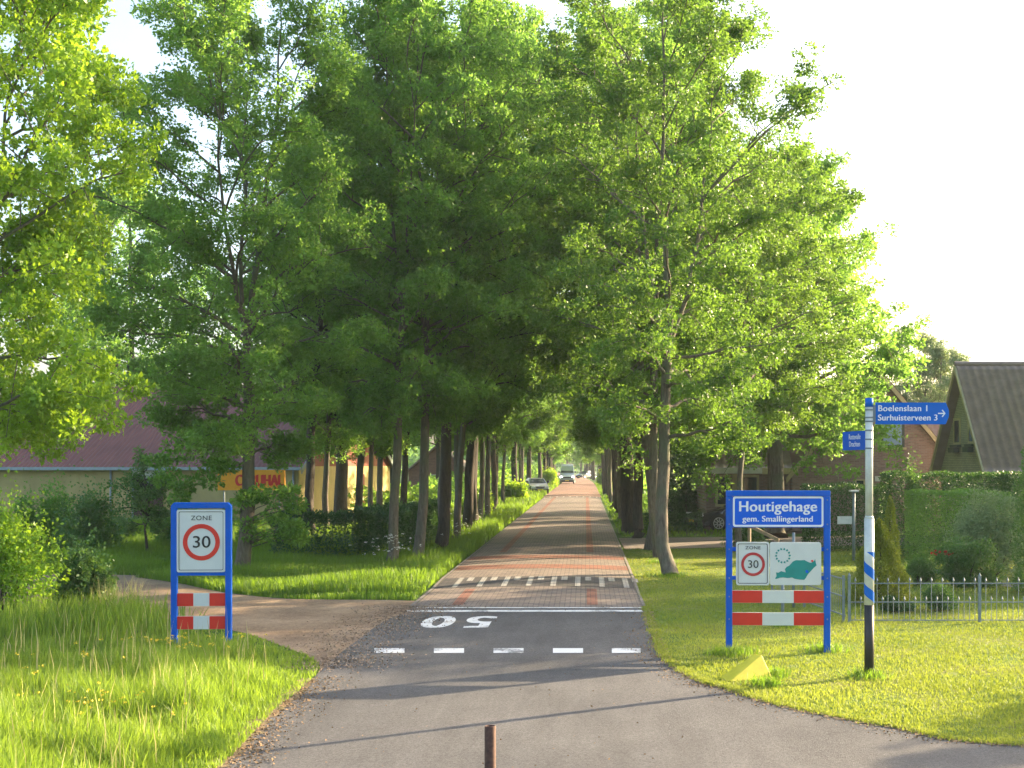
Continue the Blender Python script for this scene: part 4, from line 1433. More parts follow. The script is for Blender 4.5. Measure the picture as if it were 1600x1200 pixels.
# --- zone sign on the left
D1 = 19.4; s1 = D1 / F
zs = thing('zone_sign', 'blue framed 30 zone sign in the tall grass of the left verge', 'zone sign', ((315 - VX) * s1, D1, 0), R(3))
X = lambda px: (px - 315) * s1
Z = lambda py: CH - (py - VY) * s1
bm = bmesh.new()
w = 0.09
x0, x1, zt = X(268.5), X(361.5), Z(785)
outer = [(x0, -0.3), (x0, zt - .05), (x0 + .05, zt), (x1 - .05, zt), (x1, zt - .05), (x1, -0.3), (x1 - w, -0.3), (x1 - w, zt - w), (x0 + w, zt - w), (x0 + w, -0.3)]
prism(bm, outer, -0.045, 0.045)
obj('frame', bm, M_blue, zs, bev=0.01)
obj('crossbar', boxes((x0 + w, x1 - w, -0.03, 0.03, Z(899), Z(894))), M_blue, zs)
b = zone_board(zs, X(315), Z(845), 74 * s1, 97 * s1, -0.03, M_red, 0.025)
bm = bmesh.new(); ring(bm, circ(X(315.5), Z(847), 28.5 * s1), circ(X(315.5), Z(847), 21.6 * s1), -0.036, -0.031)
obj('red_ring', bm, M_red, b)
text_mesh('lettering', '30', 0.255, M_black, b, (X(315.5), -0.033, Z(847.5)), FACE, sx=1.12, bold=0.002)
text_mesh('lettering', 'ZONE', 0.098, M_black, b, (X(315.5), -0.033, Z(809.5)), FACE, sx=1.1, spacing=1.12)
for (a, c) in ((947, 926.5), (983, 962.5)):
    st = obj('striped_board', boxes((x0 + w, x1 - w, -0.014, 0.01, Z(a), Z(c))), M_signW, zs)
    wd = (x1 - x0 - 2 * w) / 3
    obj('red_block', boxes((x0 + w + .001, x0 + w + wd, -0.0165, -0.0145, Z(a) + .002, Z(c) - .002)), M_red, st)
    obj('red_block', boxes((x1 - w - wd, x1 - w - .001, -0.0165, -0.0145, Z(a) + .002, Z(c) - .002)), M_red, st)

# --- fingerpost
D2 = 16.3; s2 = D2 / F
fp = thing('fingerpost', 'tall white signpost with blue finger signs and spiral stripes on the lawn', 'signpost', ((1358 - VX) * s2, D2, 0), 0)
X = lambda px: (px - 1358) * s2
Z = lambda py: CH - (py - VY) * s2
bm = bmesh.new(); cyl(bm, (0, 0, -0.1), (0, 0, Z(945)), 0.060, n=24)
obj('pole_foot', bm, M_poleB, fp, True)
bm = bmesh.new(); cyl(bm, (0, 0, Z(945) + .001), (0, 0, Z(810)), 0.062, n=24); cyl(bm, (0, 0, Z(810) + .001), (0, 0, Z(806)), 0.060, 0.05, n=24)
sl = obj('pole_sleeve', bm, M_pole, fp, True)
bm = bmesh.new(); cyl(bm, (0, 0, Z(806)), (0, 0, Z(636)), 0.048, n=24)
obj('pole', bm, M_pole, fp, True)
bm = bmesh.new(); cyl(bm, (0, 0, Z(636) + .001), (0, 0, Z(622)), 0.052, 0.050, n=24)
obj('pole_cap', bm, M_blueD, fp, True)
# spiral
zlo, zhi = Z(945) + 0.004, Z(862)
bm = bmesh.new()
N = 40
pitch = 0.285; hb = 0.135; slope = 0.25
for k in range(-2, 5):
    prev = None
    for i in range(N + 1):
        a = 2 * math.pi * i / N
        zc = zlo + k * pitch + pitch * (i / N) + 0.0
        lo, hi = max(zlo, min(zhi, zc)), max(zlo, min(zhi, zc + hb))
        ang = -a
        p = (0.0635 * math.cos(ang), 0.0635 * math.sin(ang))
        cur = (p, lo, hi)
        if prev and (hi - lo > 1e-4 or prev[2] - prev[1] > 1e-4):
            vs = [bm.verts.new((*prev[0], prev[1])), bm.verts.new((*p, lo)), bm.verts.new((*p, hi + 1e-5)), bm.verts.new((*prev[0], prev[2] + 1e-5))]
            bm.faces.new(vs)
        prev = cur
sp_ = obj('spiral_stripe', bm, M_blueD, sl, True)
for (zz, r_) in ((672, .053), (686, .0525), (700, .053), (640, .0525), (652, .0525), (658, .053)):
    bm = bmesh.new(); cyl(bm, (0, 0, Z(zz) - .012), (0, 0, Z(zz) + .006), r_, n=24)
    obj('clamp', bm, M_galv, fp, True)
fin = thing('finger_tmp', None, None) if False else None
bm = bmesh.new()
fx0, fx1, z0_, z1_ = X(1368), X(1482), Z(663), Z(629)
tip = 0.04
prism(bm, [(fx0, z0_), (fx1 - tip, z0_), (fx1, (z0_ + z1_) / 2 + .03), (fx1, (z0_ + z1_) / 2 - .0), (fx1 - tip, z1_)][:2] + [(fx1, z0_ + .10), (fx1, z1_ - .10), (fx1 - tip, z1_), (fx0, z1_)], -0.02, 0.015)
f1 = obj('finger_sign', bm, M_blueD, fp)
f1['label'] = 'wide blue finger sign pointing right'
text_mesh('lettering', 'Boelenslaan 1', 0.108, M_letter, f1, (X(1371), -0.022, Z(638.5)), FACE, sx=1.0, bold=0.0025, align='LEFT', depth=0.001, spacing=1.08)
text_mesh('lettering', 'Surhuisterveen 3', 0.108, M_letter, f1, (X(1371), -0.022, Z(653.0)), FACE, sx=0.98, bold=0.0025, align='LEFT', depth=0.001, spacing=1.05)
bm = bmesh.new()
ax, az = X(1465), Z(646)
prism(bm, [(ax, az - .008), (ax + .09, az - .008), (ax + .09, az + .008), (ax, az + .008)], -0.0225, -0.021)
prism(bm, [(ax + .095, az), (ax + .058, az + .048), (ax + .046, az + .040), (ax + .077, az)], -0.0235, -0.021)
prism(bm, [(ax + .095, az), (ax + .077, az), (ax + .046, az - .040), (ax + .058, az - .048)], -0.0235, -0.021)
obj('arrow', bm, M_letter, f1)
bm = bmesh.new(); box(bm, fx0 - 0.06, fx0, -0.012, 0.008, z0_ + .03, z1_ - .03)
obj('sign_bracket', bm, M_galv, fp)
# second finger, turned away to the back left
f2 = obj('finger_sign', boxes((-0.86, -0.05, -0.018, 0.012, 0, 0.245)), M_blue, fp)
f2['label'] = 'blue finger sign turned away to the left'
f2.location = (0, 0, Z(702.5)); f2.rotation_euler = (0, 0, R(-80))
for (tx, zz) in (('Rottevalle', 0.17), ('Drachten', 0.075)):
    text_mesh('lettering', tx, 0.10, M_letter, f2, (-0.44, -0.020, zz), FACE, depth=0.001)

# --- yellow wedge
def wedge():
    bm = bmesh.new()
    g = lambda px, py, d: AT(px, py, d)
    pk1 = bm.verts.new((0.12, 0.20, 0.30)); pk2 = bm.verts.new((0.20, 0.16, 0.30))
    br = bm.verts.new((0.30, 0.02, -0.02)); bl = bm.verts.new((-0.19, -0.20, -0.02)); fl = bm.verts.new((-0.31, -0.02, -0.02))
    bk = bm.verts.new((0.25, 0.32, -0.02)); bk2 = bm.verts.new((0.02, 0.30, -0.02))
    for f in ((pk2, br, bl), (pk1, pk2, bl), (pk1, bl, fl), (pk1, fl, bk2), (pk1, bk2, bk), (pk1, bk, pk2), (pk2, bk, br), (fl, bl, br, bk, bk2)):
        bm.faces.new(f)
    return bm


wo = obj('traffic_wedge', wedge(), M_yellow, None, bev=0.008)
g = G(1163, 1063)
wo.location = (g[0] + 0.02, g[1] + 0.05, 0.03)
wo.scale = (1.15, 1.15, 0.85)
props(wo, 'yellow wedge block lying on the grass at the asphalt edge', 'marker block')

# --- rusty bollard at the bottom edge
bx, by = (766 - VX) * 9.2 / F, 9.2
bm = bmesh.new()
ztop = CH - (1134 - VY) * 9.2 / F
n = 24
prof_ = [(0.041, -0.1), (0.041, ztop - .006), (0.038, ztop), (0.033, ztop), (0.033, ztop - 0.05), (0.0, ztop - 0.05)]
rings = []
for (r_, z_) in prof_:
    rings.append([bm.verts.new((max(r_, .0005) * math.cos(2 * math.pi * i / n), max(r_, .0005) * math.sin(2 * math.pi * i / n), z_)) for i in range(n)])
for a, b in zip(rings[:-1], rings[1:]):
    for i in range(n):
        bm.faces.new((a[i], a[(i + 1) % n], b[(i + 1) % n], b[i]))
bo = obj('bollard', bm, M_rust, None, True)
bo.location = (bx, by, 0)
props(bo, 'rusty iron pipe bollard standing on the asphalt at the bottom edge', 'bollard')

# --- amber shop sign
D4 = 46.0
sg = thing('shop_sign', 'amber sign with red capitals on grey posts before the yellow barn', 'shop sign', ((393 - VX) * D4 / F, D4, 0), R(2))
hw = 52 * D4 / F; zc0, zc1 = CH - (766 - VY) * D4 / F, CH - (734 - VY) * D4 / F
bd = obj('panel', boxes((-hw, hw, -0.03, 0.03, zc0, zc1)), M_orangeS, sg)
text_mesh('lettering', 'CARUHAL', 0.56, M_red, bd, (0.28, -0.033, (zc0 + zc1) / 2 - .03), FACE, sx=0.66, bold=0.03)
for px in (350, 436):
    bm = bmesh.new(); cyl(bm, ((px - 393) * D4 / F, 0.06, -0.1), ((px - 393) * D4 / F, 0.06, zc1), 0.03)
    obj('post', bm, M_galv, sg, True)

# ------------------------------------------------------------------ metal garden fence
Yf = 21.9
fence = thing('metal_fence', 'grey metal picket fence with arrow tips along the garden', 'fence', (0, 0, 0))
xs0, xs1 = (1327 - VX) * Yf / F, 9.6
hpost, hr1, hr2, hr0 = 0.80, 0.66, 0.34, 0.03
for i in range(4):
    x = xs0 + i * 2.22
    y = Yf - 0.03 * i
    bm = bmesh.new(); box(bm, x - .022, x + .022, y - .022, y + .022, -0.1, hpost); cyl(bm, (x, y, hpost), (x, y, hpost + .05), .028, .004, 8)
    obj('fence_post', bm, M_galv, fence)
for z_ in (hr0, hr2, hr1):
    obj('rail', boxes((xs0, xs1, Yf - .008, Yf + .008, z_, z_ + .018)), M_galv, fence)
bm = bmesh.new()
k = 0
x = xs0 + 0.1
while x < xs1:
    tall = (k % 2 == 0)
    zt = hr1 + 0.06 if tall else hr2 + 0.06
    cyl(bm, (x, Yf - .014, 0.03), (x, Yf - .014, zt), 0.0055, n=6)
    cyl(bm, (x, Yf - .014, zt), (x, Yf - .014, zt + .055), 0.020, 0.002, 6)
    cyl(bm, (x, Yf - .014, zt - .03), (x, Yf - .014, zt), 0.004, 0.020, 6)
    k += 1
    x += 0.093
obj('pickets', bm, M_galv, fence)
# side panel running back from the corner post
gate = thing('wire_fence', 'plain grey metal fence panel running back from the corner post', 'fence', (xs0 - 0.06, Yf + 0.05, 0), R(97))
for z_ in (0.10, 0.42, 0.72):
    obj('rail', boxes((0, 4.6, -.010, .010, z_, z_ + .022)), M_galv, gate)
for xx in (0.0, 2.3, 4.6):
    obj('fence_post', boxes((xx - .02, xx + .02, .012, .05, -0.1, 0.80)), M_galv, gate)
bm = bmesh.new()
for i in range(45):
    cyl(bm, (0.1 + i * 0.1, -.016, 0.1), (0.1 + i * 0.1, -.016, 0.72), 0.004, n=5)
obj('wire_mesh', bm, M_galv, gate)
# grey posts seen through the town sign
for (px, py, h, lab) in ((1240, 950, 1.42, 'grey metal post seen through the town sign, taller'), (1223, 962, 0.55, 'short grey metal stub post seen below the town sign panels')):
    g = G(px, py)
    bm = bmesh.new(); cyl(bm, (0, 0, -0.1), (0, 0, h), 0.028, n=16)
    o = obj('metal_post', bm, M_galv, None, True); o.location = (g[0], g[1], 0)
    props(o, lab, 'post')
# wooden rail
wr = thing('wooden_rail', 'slanting weathered wooden rail seen above the small zone board', 'rail', (AT(1170, 825, 36)[0], 36, 0), R(-30))
bm = bmesh.new()
prism(bm, [(-0.1, 0.98), (0.9, 0.55), (0.9, 0.65), (-0.1, 1.08)], -.03, .03)
obj('rail', bm, M_wood, wr)
obj('post', boxes((-0.05, 0.03, .031, .10, -0.1, 1.0)), M_wood, wr)
obj('post', boxes((0.8, 0.88, .031, .10, -0.1, 0.62)), M_wood, wr)
# garden lamp and name plate
gl = thing('garden_lamp', 'slim garden lamp post with flat top before the dark hedge', 'lamp', (AT(1334, 800, 36)[0], 36, 0))
bm = bmesh.new(); cyl(bm, (0, 0, -0.1), (0, 0, 1.93), 0.045, n=12); obj('post', bm, M_galv, gl, True)
obj('lamp_head', boxes((-0.12, 0.12, -0.12, 0.12, 1.935, 1.985)), M_white, gl, bev=0.01)
obj('name_plate', boxes((-0.46, -0.05, -0.01, 0.01, 1.03, 1.25)), M_white, gl)
gn = thing('garden_bird_bath', 'small white garden figure among the perennials', 'garden ornament', (G(1484, 885)[0], 28.2 - 0.7, 0))
bm = bmesh.new(); cyl(bm, (0, 0, 0), (0, 0, .25), .06, .03, 12); cyl(bm, (0, 0, .25), (0, 0, .30), .03, .09, 12); cyl(bm, (0, 0, .30), (0, 0, .42), .05, .02, 12)
obj('ornament_body', bm, M_white, gn, True)
sp = np.array([[7.7, 28.0], [7.9, 28.1], [7.72, 28.05], [7.95, 28.0]])
flower_stems('poppies', 'red poppies before the clipped hedge', sp, M_red, (0.72, 0.80), 303, 0.05)


# ------------------------------------------------------------------ buildings
def roof_tiles(name, p_eave0, p_eave1, p_ridge1, p_ridge0, parent, m, tile_w=0.30, course=0.34, thick=0.10, amp=0.035):
    """tiled roof plane with real stepped courses and waves"""
    e0, e1, r1, r0 = (np.array(p, float) for p in (p_eave0, p_eave1, p_ridge1, p_ridge0))
    L = np.linalg.norm(e1 - e0); Hs = np.linalg.norm(r0 - e0)
    nrm = unit(np.cross(e1 - e0, r0 - e0))
    if nrm[2] < 0: nrm = -nrm
    nc = max(2, int(round(Hs / course))); nw = max(2, int(round(L / tile_w)))
    sub = 6
    V = []; Q = []
    cols = nw * sub + 1
    u = np.linspace(0, 1, cols)
    wave = amp * (0.5 + 0.5 * np.cos(u * nw * 2 * math.pi)) ** 1.5
    for c in range(nc):
        for (v, hgt) in ((c / nc, 0.045), ((c + 1) / nc, 0.0)):
            row = (e0[None] * (1 - u[:, None]) + e1[None] * u[:, None]) * (1 - v) + (r0[None] * (1 - u[:, None]) + r1[None] * u[:, None]) * v
            V.append(row + nrm[None] * (wave + hgt)[:, None])
    V = np.concatenate(V)
    for r in range(2 * nc - 1):
        i = np.arange(cols - 1)
        Q.append(np.stack([r * cols + i, r * cols + i + 1, (r + 1) * cols + i + 1, (r + 1) * cols + i], 1))
    me = np_mesh(name, V, np.concatenate(Q))
    o = link(name, me, parent, (m,))
    # underlay slab
    bm = bmesh.new()
    lo = [p - nrm * thick for p in (e0, e1, r1, r0)]; hi = [p - nrm * 0.004 for p in (e0, e1, r1, r0)]
    a = [bm.verts.new(p) for p in lo]; b = [bm.verts.new(p) for p in hi]
    for i in range(4):
        bm.faces.new((a[i], a[(i + 1) % 4], b[(i + 1) % 4], b[i]))
    bm.faces.new(a[::-1]); bm.faces.new(b)
    obj('roof_deck', bm, m, o)
    return o


def board(bm, p0, p1, w, y0, y1, plane):
    """sloping barge board in plane 'xz' (between y0,y1) or 'yz'"""
    p0 = np.array(p0, float); p1 = np.array(p1, float)
    prism(bm, [tuple(p0), tuple(p1), tuple(p1 - np.array([0, w])), tuple(p0 - np.array([0, w]))], y0, y1, plane)


def window_xz(parent, x0, x1, z0, z1, y, frame_m, glass_m, sill_m=None, fw=0.06, mull=False):
    bm = bmesh.new()
    box(bm, x0, x1, y - .05, y + .02, z0, z0 + fw); box(bm, x0, x1, y - .05, y + .02, z1 - fw, z1)
    box(bm, x0, x0 + fw, y - .05, y + .02, z0 + fw, z1 - fw); box(bm, x1 - fw, x1, y - .05, y + .02, z0 + fw, z1 - fw)
    if mull: box(bm, (x0 + x1) / 2 - fw / 2, (x0 + x1) / 2 + fw / 2, y - .05, y + .02, z0 + fw, z1 - fw)
    w = obj('window', bm, frame_m, parent)
    obj('pane', boxes((x0 + fw, x1 - fw, y - .03, y - .015, z0 + fw, z1 - fw)), glass_m, w)
    if sill_m: obj('sill', boxes((x0 - .06, x1 + .06, y - .12, y - .002, z0 - .09, z0 - .003)), sill_m, w)
    return w


# brown brick house (gable towards the viewer)
h1 = thing('brick_house', 'brown brick house with pointed gable behind the chestnut tree', 'house', (0, 0, 0))
DY = 52.0; k1 = DY / F
hx = lambda px: (px - VX) * k1
hz = lambda py: CH - (py - VY) * k1
xl, xr, xc = hx(1238), hx(1502), hx(1370)
ze, zp = hz(737), hz(578)
bm = bmesh.new()
prism(bm, [(xl, -0.2), (xr, -0.2), (xr, ze), (xc, zp - .15), (xl, ze)], DY, DY + 9)
obj('wall', bm, M_brickP, h1)
ov = 0.28
for (xa, sgn) in ((xl, -1), (xr, 1)):
    sl_ = (zp - ze) / (xc - xl)
    ea = (xa + sgn * ov, ze - sl_ * ov + 0.05)
    rf = roof_tiles('roof', (ea[0], DY - .22, ea[1]), (ea[0], DY + 9.3, ea[1]), (xc, DY + 9.3, zp + .05), (xc, DY - .22, zp + .05), h1, M_tile)
    bm = bmesh.new(); board(bm, (ea[0], ea[1] + .05), (xc, zp + .06), 0.24, DY - .28, DY - .225, 'xz')
    obj('barge_board', bm, M_cream, h1)
bm = bmesh.new(); cyl(bm, (xc, DY - .25, zp + .10), (xc, DY + 9.3, zp + .10), .09, n=10); obj('ridge', bm, M_tile, h1)
window_xz(h1, hx(1376), hx(1413), hz(699), hz(655), DY, M_dkframe, M_skypane, M_cream, 0.10)
window_xz(h1, hx(1336), hx(1351), hz(768), hz(749), DY, M_cream, M_glass, None, 0.05)
obj('meter_box', boxes((hx(1367), hx(1376), DY - .06, DY - .001, hz(752), hz(744))), M_white, h1)
# left wing with eave towards the viewer
wl, wr_ = hx(1105), xl - 0.02
obj('wing_wall', boxes((wl, wr_, DY + .4, DY + 5.5, -0.2, hz(737))), M_brickP, h1)
roof_tiles('roof', (wl - .3, DY - .1, hz(733)), (wr_, DY - .1, hz(733)), (wr_, DY + 3.2, hz(733) + 3.0), (wl - .3, DY + 3.2, hz(733) + 3.0), h1, M_tile)
obj('fascia', boxes((wl - .3, hx(1190), DY - .16, DY - .11, hz(740), hz(731))), M_white, h1)
obj('fascia', boxes((hx(1190), wr_, DY - .16, DY - .11, hz(741), hz(731))), M_cream, h1)
for (a, b) in ((1119, 1143), (1160, 1188)):
    window_xz(h1, hx(a), hx(b), hz(792), hz(742), DY + .4, M_cream, M_glass, None, 0.10)
obj('wall_panel', boxes((hx(1146), hx(1158), DY + .28, DY + .398, -0.1, hz(741))), M_cream, h1)
obj('chimney', boxes((hx(1133), hx(1151), DY + .9, DY + 1.6, hz(733), hz(668))), M_green, h1)
# rear wing roof seen right of the gable
roof_tiles('roof', (xc + .5, DY + 5.2, ze), (xr + 4, DY + 5.2, ze), (xr + 4, DY + 8, ze + 3.1), (xc + .5, DY + 8, ze + 3.1), h1, M_tile)
obj('rear_wall', boxes((xr, xr + 4, DY + 5.6, DY + 9, -0.2, ze)), M_brickP, h1)

# grey brick house (gable seen obliquely, roof plane facing the viewer)
h2 = thing('grey_house', 'grey brick house with steep dark tiled roof at the right edge', 'house', (0, 0, 0))
x2 = 14.0; ya, yb = 44.0, 50.4; yc = 47.2
zE, zR = 2.62, 6.33
bm = bmesh.new(); prism(bm, [(ya, -0.2), (yb, -0.2), (yb, zE), (yc, zR - .18), (ya, zE)], x2, x2 + 14, 'yz')
obj('wall', bm, M_brickG, h2)
slp = (zR - zE) / (yc - ya)
for (yy, sg_) in ((ya, -1), (yb, 1)):
    ye = yy + sg_ * .25; zz = zE - slp * .25 + .04
    roof_tiles('roof', (x2 - .35, ye, zz), (x2 + 14, ye, zz), (x2 + 14, yc, zR + .04), (x2 - .35, yc, zR + .04), h2, M_tile)
    bm = bmesh.new(); board(bm, (ye, zz + .05), (yc, zR + .06), 0.22, x2 - .42, x2 - .355, 'yz')
    obj('barge_board', bm, M_cream, h2)
bm = bmesh.new(); cyl(bm, (x2 - .4, yc, zR + .08), (x2 + 14, yc, zR + .08), .10, n=10); obj('ridge', bm, M_tile, h2)
obj('gutter', boxes((x2 - .35, x2 + 14, ya - .42, ya - .27, zE - .36, zE - .20)), M_white, h2)
for (y0, y1) in ((46.0, 46.75), (47.75, 48.6)):
    z0, z1 = 3.45, 4.45
    bm = bmesh.new(); fw = .09
    box(bm, x2 - .05, x2 + .02, y0, y1, z0, z0 + fw); box(bm, x2 - .05, x2 + .02, y0, y1, z1 - fw, z1)
    box(bm, x2 - .05, x2 + .02, y0, y0 + fw, z0 + fw, z1 - fw); box(bm, x2 - .05, x2 + .02, y1 - fw, y1, z0 + fw, z1 - fw)
    w_ = obj('window', bm, M_cream, h2)
    obj('pane', boxes((x2 - .03, x2 - .012, y0 + fw, y1 - fw, z0 + fw, z1 - fw)), M_glass, w_)
    obj('sill', boxes((x2 - .16, x2 - .002, y0 - .06, y1 + .06, z0 - .10, z0 - .003)), M_dkframe, w_)
    obj('flower_box', boxes((x2 - .26, x2 - .05, y0 + .05, y1 - .05, z0 - .30, z0 - .11)), M_dkframe, w_)
obj('vent', boxes((x2 - .04, x2 - .002, 47.05, 47.4, 5.1, 5.6)), M_green, h2)

# barn on the left
bn = thing('barn', 'long yellow clad barn with maroon corrugated roof behind the left trees', 'barn', (0, 0, 0))
bx0, bx1, byf, byb = -31.0, -12.9, 57.4, 72.4
bze, bzr = 2.62, 6.7
bw = boxes((bx0, bx1, byf, byb, -0.2, bze))
obj('wall', bw, M_barnwall, bn)
obj('gable_cladding', boxes((bx1 + .003, bx1 + .04, byf + .05, byb - .05, 0.0, bze)), M_barngable, bn)
bm = bmesh.new(); prism(bm, [(byf, bze + .003), (byb, bze + .003), ((byf + byb) / 2, bzr - .1)], bx0, bx1 + .02, 'yz')
obj('gable', bm, M_barnred, bn)
ym = (byf + byb) / 2
sl2 = (bzr - bze) / (ym - byf)
for (yy, sg_) in ((byf, -1), (byb, 1)):
    ye = yy + sg_ * .3; zz = bze - sl2 * .3 + .06
    bm = bmesh.new()
    nx = 620
    for j in range(nx):
        pass
    V = []; 
    u = np.linspace(bx0 - .2, bx1 + .25, nx)
    wv = 0.020 * np.cos(u * 2 * math.pi / 0.22)
    r0_ = np.stack([u, np.full(nx, ye), zz + wv], 1); r1_ = np.stack([u, np.full(nx, ym), bzr + .06 + wv], 1)
    i = np.arange(nx - 1)
    Q = np.stack([i, i + 1, nx + i + 1, nx + i], 1)
    me = np_mesh('roof', np.concatenate([r0_, r1_]), Q)
    link('roof', me, bn, (M_barnroof,))
    bm.free()
    bm = bmesh.new(); board(bm, (ye, zz + .02), (ym, bzr + .05), 0.25, bx1 + .26, bx1 + .30, 'yz')
    obj('barge_board', bm, M_gutter, bn)
obj('gutter', boxes((bx0 - .2, bx1 + .25, byf - .46, byf - .32, bze - .17, bze - .03)), M_gutter, bn)
kx = lambda px: (px - VX) * byf / F
kz = lambda py: CH - (py - VY) * byf / F
for px in (158, 459, 435):
    bm = bmesh.new(); cyl(bm, (kx(px), byf - .08, 0), (kx(px), byf - .08, bze - .1), .05, n=10)
    if px != 435: obj('downpipe', bm, M_gutter, bn, True)
    else: bm.free()
for px in (20, 75, 103, 132, 190, 290, 340, 400):
    obj('cladding_joint', boxes((kx(px) - .02, kx(px) + .02, byf - .012, byf - .001, 0, bze - .18)), M_barnwall, bn)
obj('door_head', boxes((kx(194), kx(246), byf - .05, byf - .001, kz(748), kz(730))), M_white, bn)
dr = obj('door', boxes((kx(196), kx(219.5), byf - .06, byf - .001, 0, kz(748) - .002)), M_doorR, bn)
dr2 = obj('door', boxes((kx(221.5), kx(244), byf - .06, byf - .001, 0, kz(748) - .002)), M_doorR, bn)
obj('door_post', boxes((kx(219.6), kx(221.4), byf - .08, byf - .001, 0, kz(748) - .002)), M_gutter, bn)
obj('door_post', boxes((kx(193.5), kx(195.9), byf - .08, byf - .001, 0, kz(748) - .002)), M_gutter, bn)
obj('plinth', boxes((bx0, bx1 + .06, byf - .07, byf - .062, -0.1, 0.28)), M_gutter, bn)
obj('red_door', boxes((bx1 + .042, bx1 + .09, 66.5, 67.3, 0, 2.2)), M_barnred, bn)
piv = Vector((bx1, byf, 0)); rm = Matrix.Rotation(R(-7), 3, 'Z')
bn.location = piv - rm @ piv; bn.rotation_euler = (0, 0, R(-7))

# far brick shed and far house behind the left row
h3 = thing('brick_shed', 'small red brick shed far behind the middle left trunks', 'shed', (-12.0, 104, 0))
bm = bmesh.new(); prism(bm, [(-2.4, -.2), (2.4, -.2), (2.4, 2.2), (0, 4.2), (-2.4, 2.2)], 0, 6); obj('wall', bm, M_brickR, h3)
for sg_ in (-1, 1):
    bm = bmesh.new(); prism(bm, [(0, 4.25), (sg_ * 2.7, 2.0), (sg_ * 2.7, 2.12), (0, 4.4)], -.3, 6.3); obj('roof', bm, M_tile, h3)
window_xz(h3, -0.6, 0.6, 0.9, 1.9, 0, M_white, M_glass)


# ------------------------------------------------------------------ vehicles
def wheel(parent, x, y, r, w, side):
    bm = bmesh.new(); cyl(bm, (x - w / 2, y, r), (x + w / 2, y, r), r, n=28)
    wh = obj('wheel', bm, M_tyre, parent, bev=0.02)
    bm = bmesh.new()
    xo = x + side * (w / 2 + .004)
    cyl(bm, (xo - side * .02, y, r), (xo, y, r), r * .2, n=12)
    for i in range(9):
        a = 2 * math.pi * i / 9
        ca, sa = math.cos(a), math.sin(a)
        p0 = Vector((xo, y + ca * r * .15, r + sa * r * .15)); p1 = Vector((xo, y + ca * r * .66, r + sa * r * .66))
        cyl(bm, p0, p1, r * .065, r * .05, 6)
    N_ = 28
    o_ = []; i_ = []
    for q in range(N_):
        a = 2 * math.pi * q / N_
        o_.append(bm.verts.new((xo + side * .004, y + math.cos(a) * r * .72, r + math.sin(a) * r * .72)))
        i_.append(bm.verts.new((xo + side * .004, y + math.cos(a) * r * .62, r + math.sin(a) * r * .62)))
    for q in range(N_):
        bm.faces.new((o_[q], o_[(q + 1) % N_], i_[(q + 1) % N_], i_[q]))
    obj('rim', bm, M_rim, wh)


def vehicle(name, label, cat, loc, rotz, paint, profile, glassside, hw, belt, hw_top, L, r, wy, front_glass, lights, lens, rear_glass=None, bonnet=None):
    """local frame: front towards -Y. profile = side outline (y,z)"""
    t = thing(name, label, cat, loc, rotz)
    top = max(p[1] for p in profile)

    def wid(y, z):
        f = 0 if z <= belt else (z - belt) / (top - belt)
        w = hw * (1 - f) + hw_top * f
        e = min(abs(y + L / 2), abs(L / 2 - y))
        return w * (1 - 0.10 * max(0, 1 - e / 0.5) ** 2)
    bm = bmesh.new()
    Lv = [bm.verts.new((-wid(*p), p[0], p[1])) for p in profile]; Rv = [bm.verts.new((wid(*p), p[0], p[1])) for p in profile]
    n = len(profile)
    for i in range(n):
        bm.faces.new((Lv[i], Lv[(i + 1) % n], Rv[(i + 1) % n], Rv[i]))
    fl = bm.faces.new(Lv[::-1]); fr = bm.faces.new(Rv)
    bmesh.ops.triangulate(bm, faces=[fl, fr])
    obj('body', bm, paint, t, bev=0.04)
    for (gp) in glassside:
        for sgn in (-1, 1):
            bm = bmesh.new()
            bm.faces.new([bm.verts.new((sgn * (wid(*p) + .012), p[0], p[1])) for p in gp])
            obj('side_window', bm, M_glass, t)
    for nm, gl_ in (('windscreen', front_glass), ('rear_window', rear_glass)):
        if gl_:
            (ya_, za_), (yb_, zb_) = gl_
            off = -0.02 if nm == 'windscreen' else 0.02
            bm = bmesh.new()
            pts_ = [(-wid(ya_, za_) * .9, ya_ + off, za_ + .01), (wid(ya_, za_) * .9, ya_ + off, za_ + .01), (wid(yb_, zb_) * .86, yb_ + off, zb_ + .01), (-wid(yb_, zb_) * .86, yb_ + off, zb_ + .01)]
            bm.faces.new([bm.verts.new(p) for p in pts_])
            obj(nm, bm, M_glass, t)
    for yy in wy:
        for sgn in (-1, 1):
            wheel(t, sgn * (hw - .10), yy, r, .2, sgn)
            bm = bmesh.new(); cyl(bm, (sgn * (hw - .02), yy, r + .02), (sgn * (hw + .006), yy, r + .02), r * 1.15, n=24)
            obj('wheel_arch', bm, M_plast, t)
    for sgn in (-1, 1):
        (lx, ly, lz, lw, lh) = lights
        bm = bmesh.new(); prism(bm, rrect(sgn * lx - lw / 2, sgn * lx + lw / 2, lz - lh / 2, lz + lh / 2, min(lw, lh) * .35), ly - .03, ly + .12)
        obj('headlight', bm, lens, t)
        bm = bmesh.new(); box(bm, sgn * (hw + .10) - .10, sgn * (hw + .10) + .10, front_glass[0][0] + .15, front_glass[0][0] + .25, front_glass[0][1] + .0, front_glass[0][1] + .22)
        obj('wing_mirror', bm, M_plast, t, bev=.02)
    obj('grille', boxes((-lx + .25, lx - .25, -L / 2 - .012, -L / 2 + .06, lz - .12, lz + .05)), M_plast, t)
    obj('bumper', boxes((-hw * .93, hw * .93, -L / 2 - .06, -L / 2 + .2, .22, .48)), M_plast, t, bev=.04)
    obj('number_plate', boxes((-.26, .26, -L / 2 - .068, -L / 2 - .061, .36, .47)), M_plate, t)
    return t


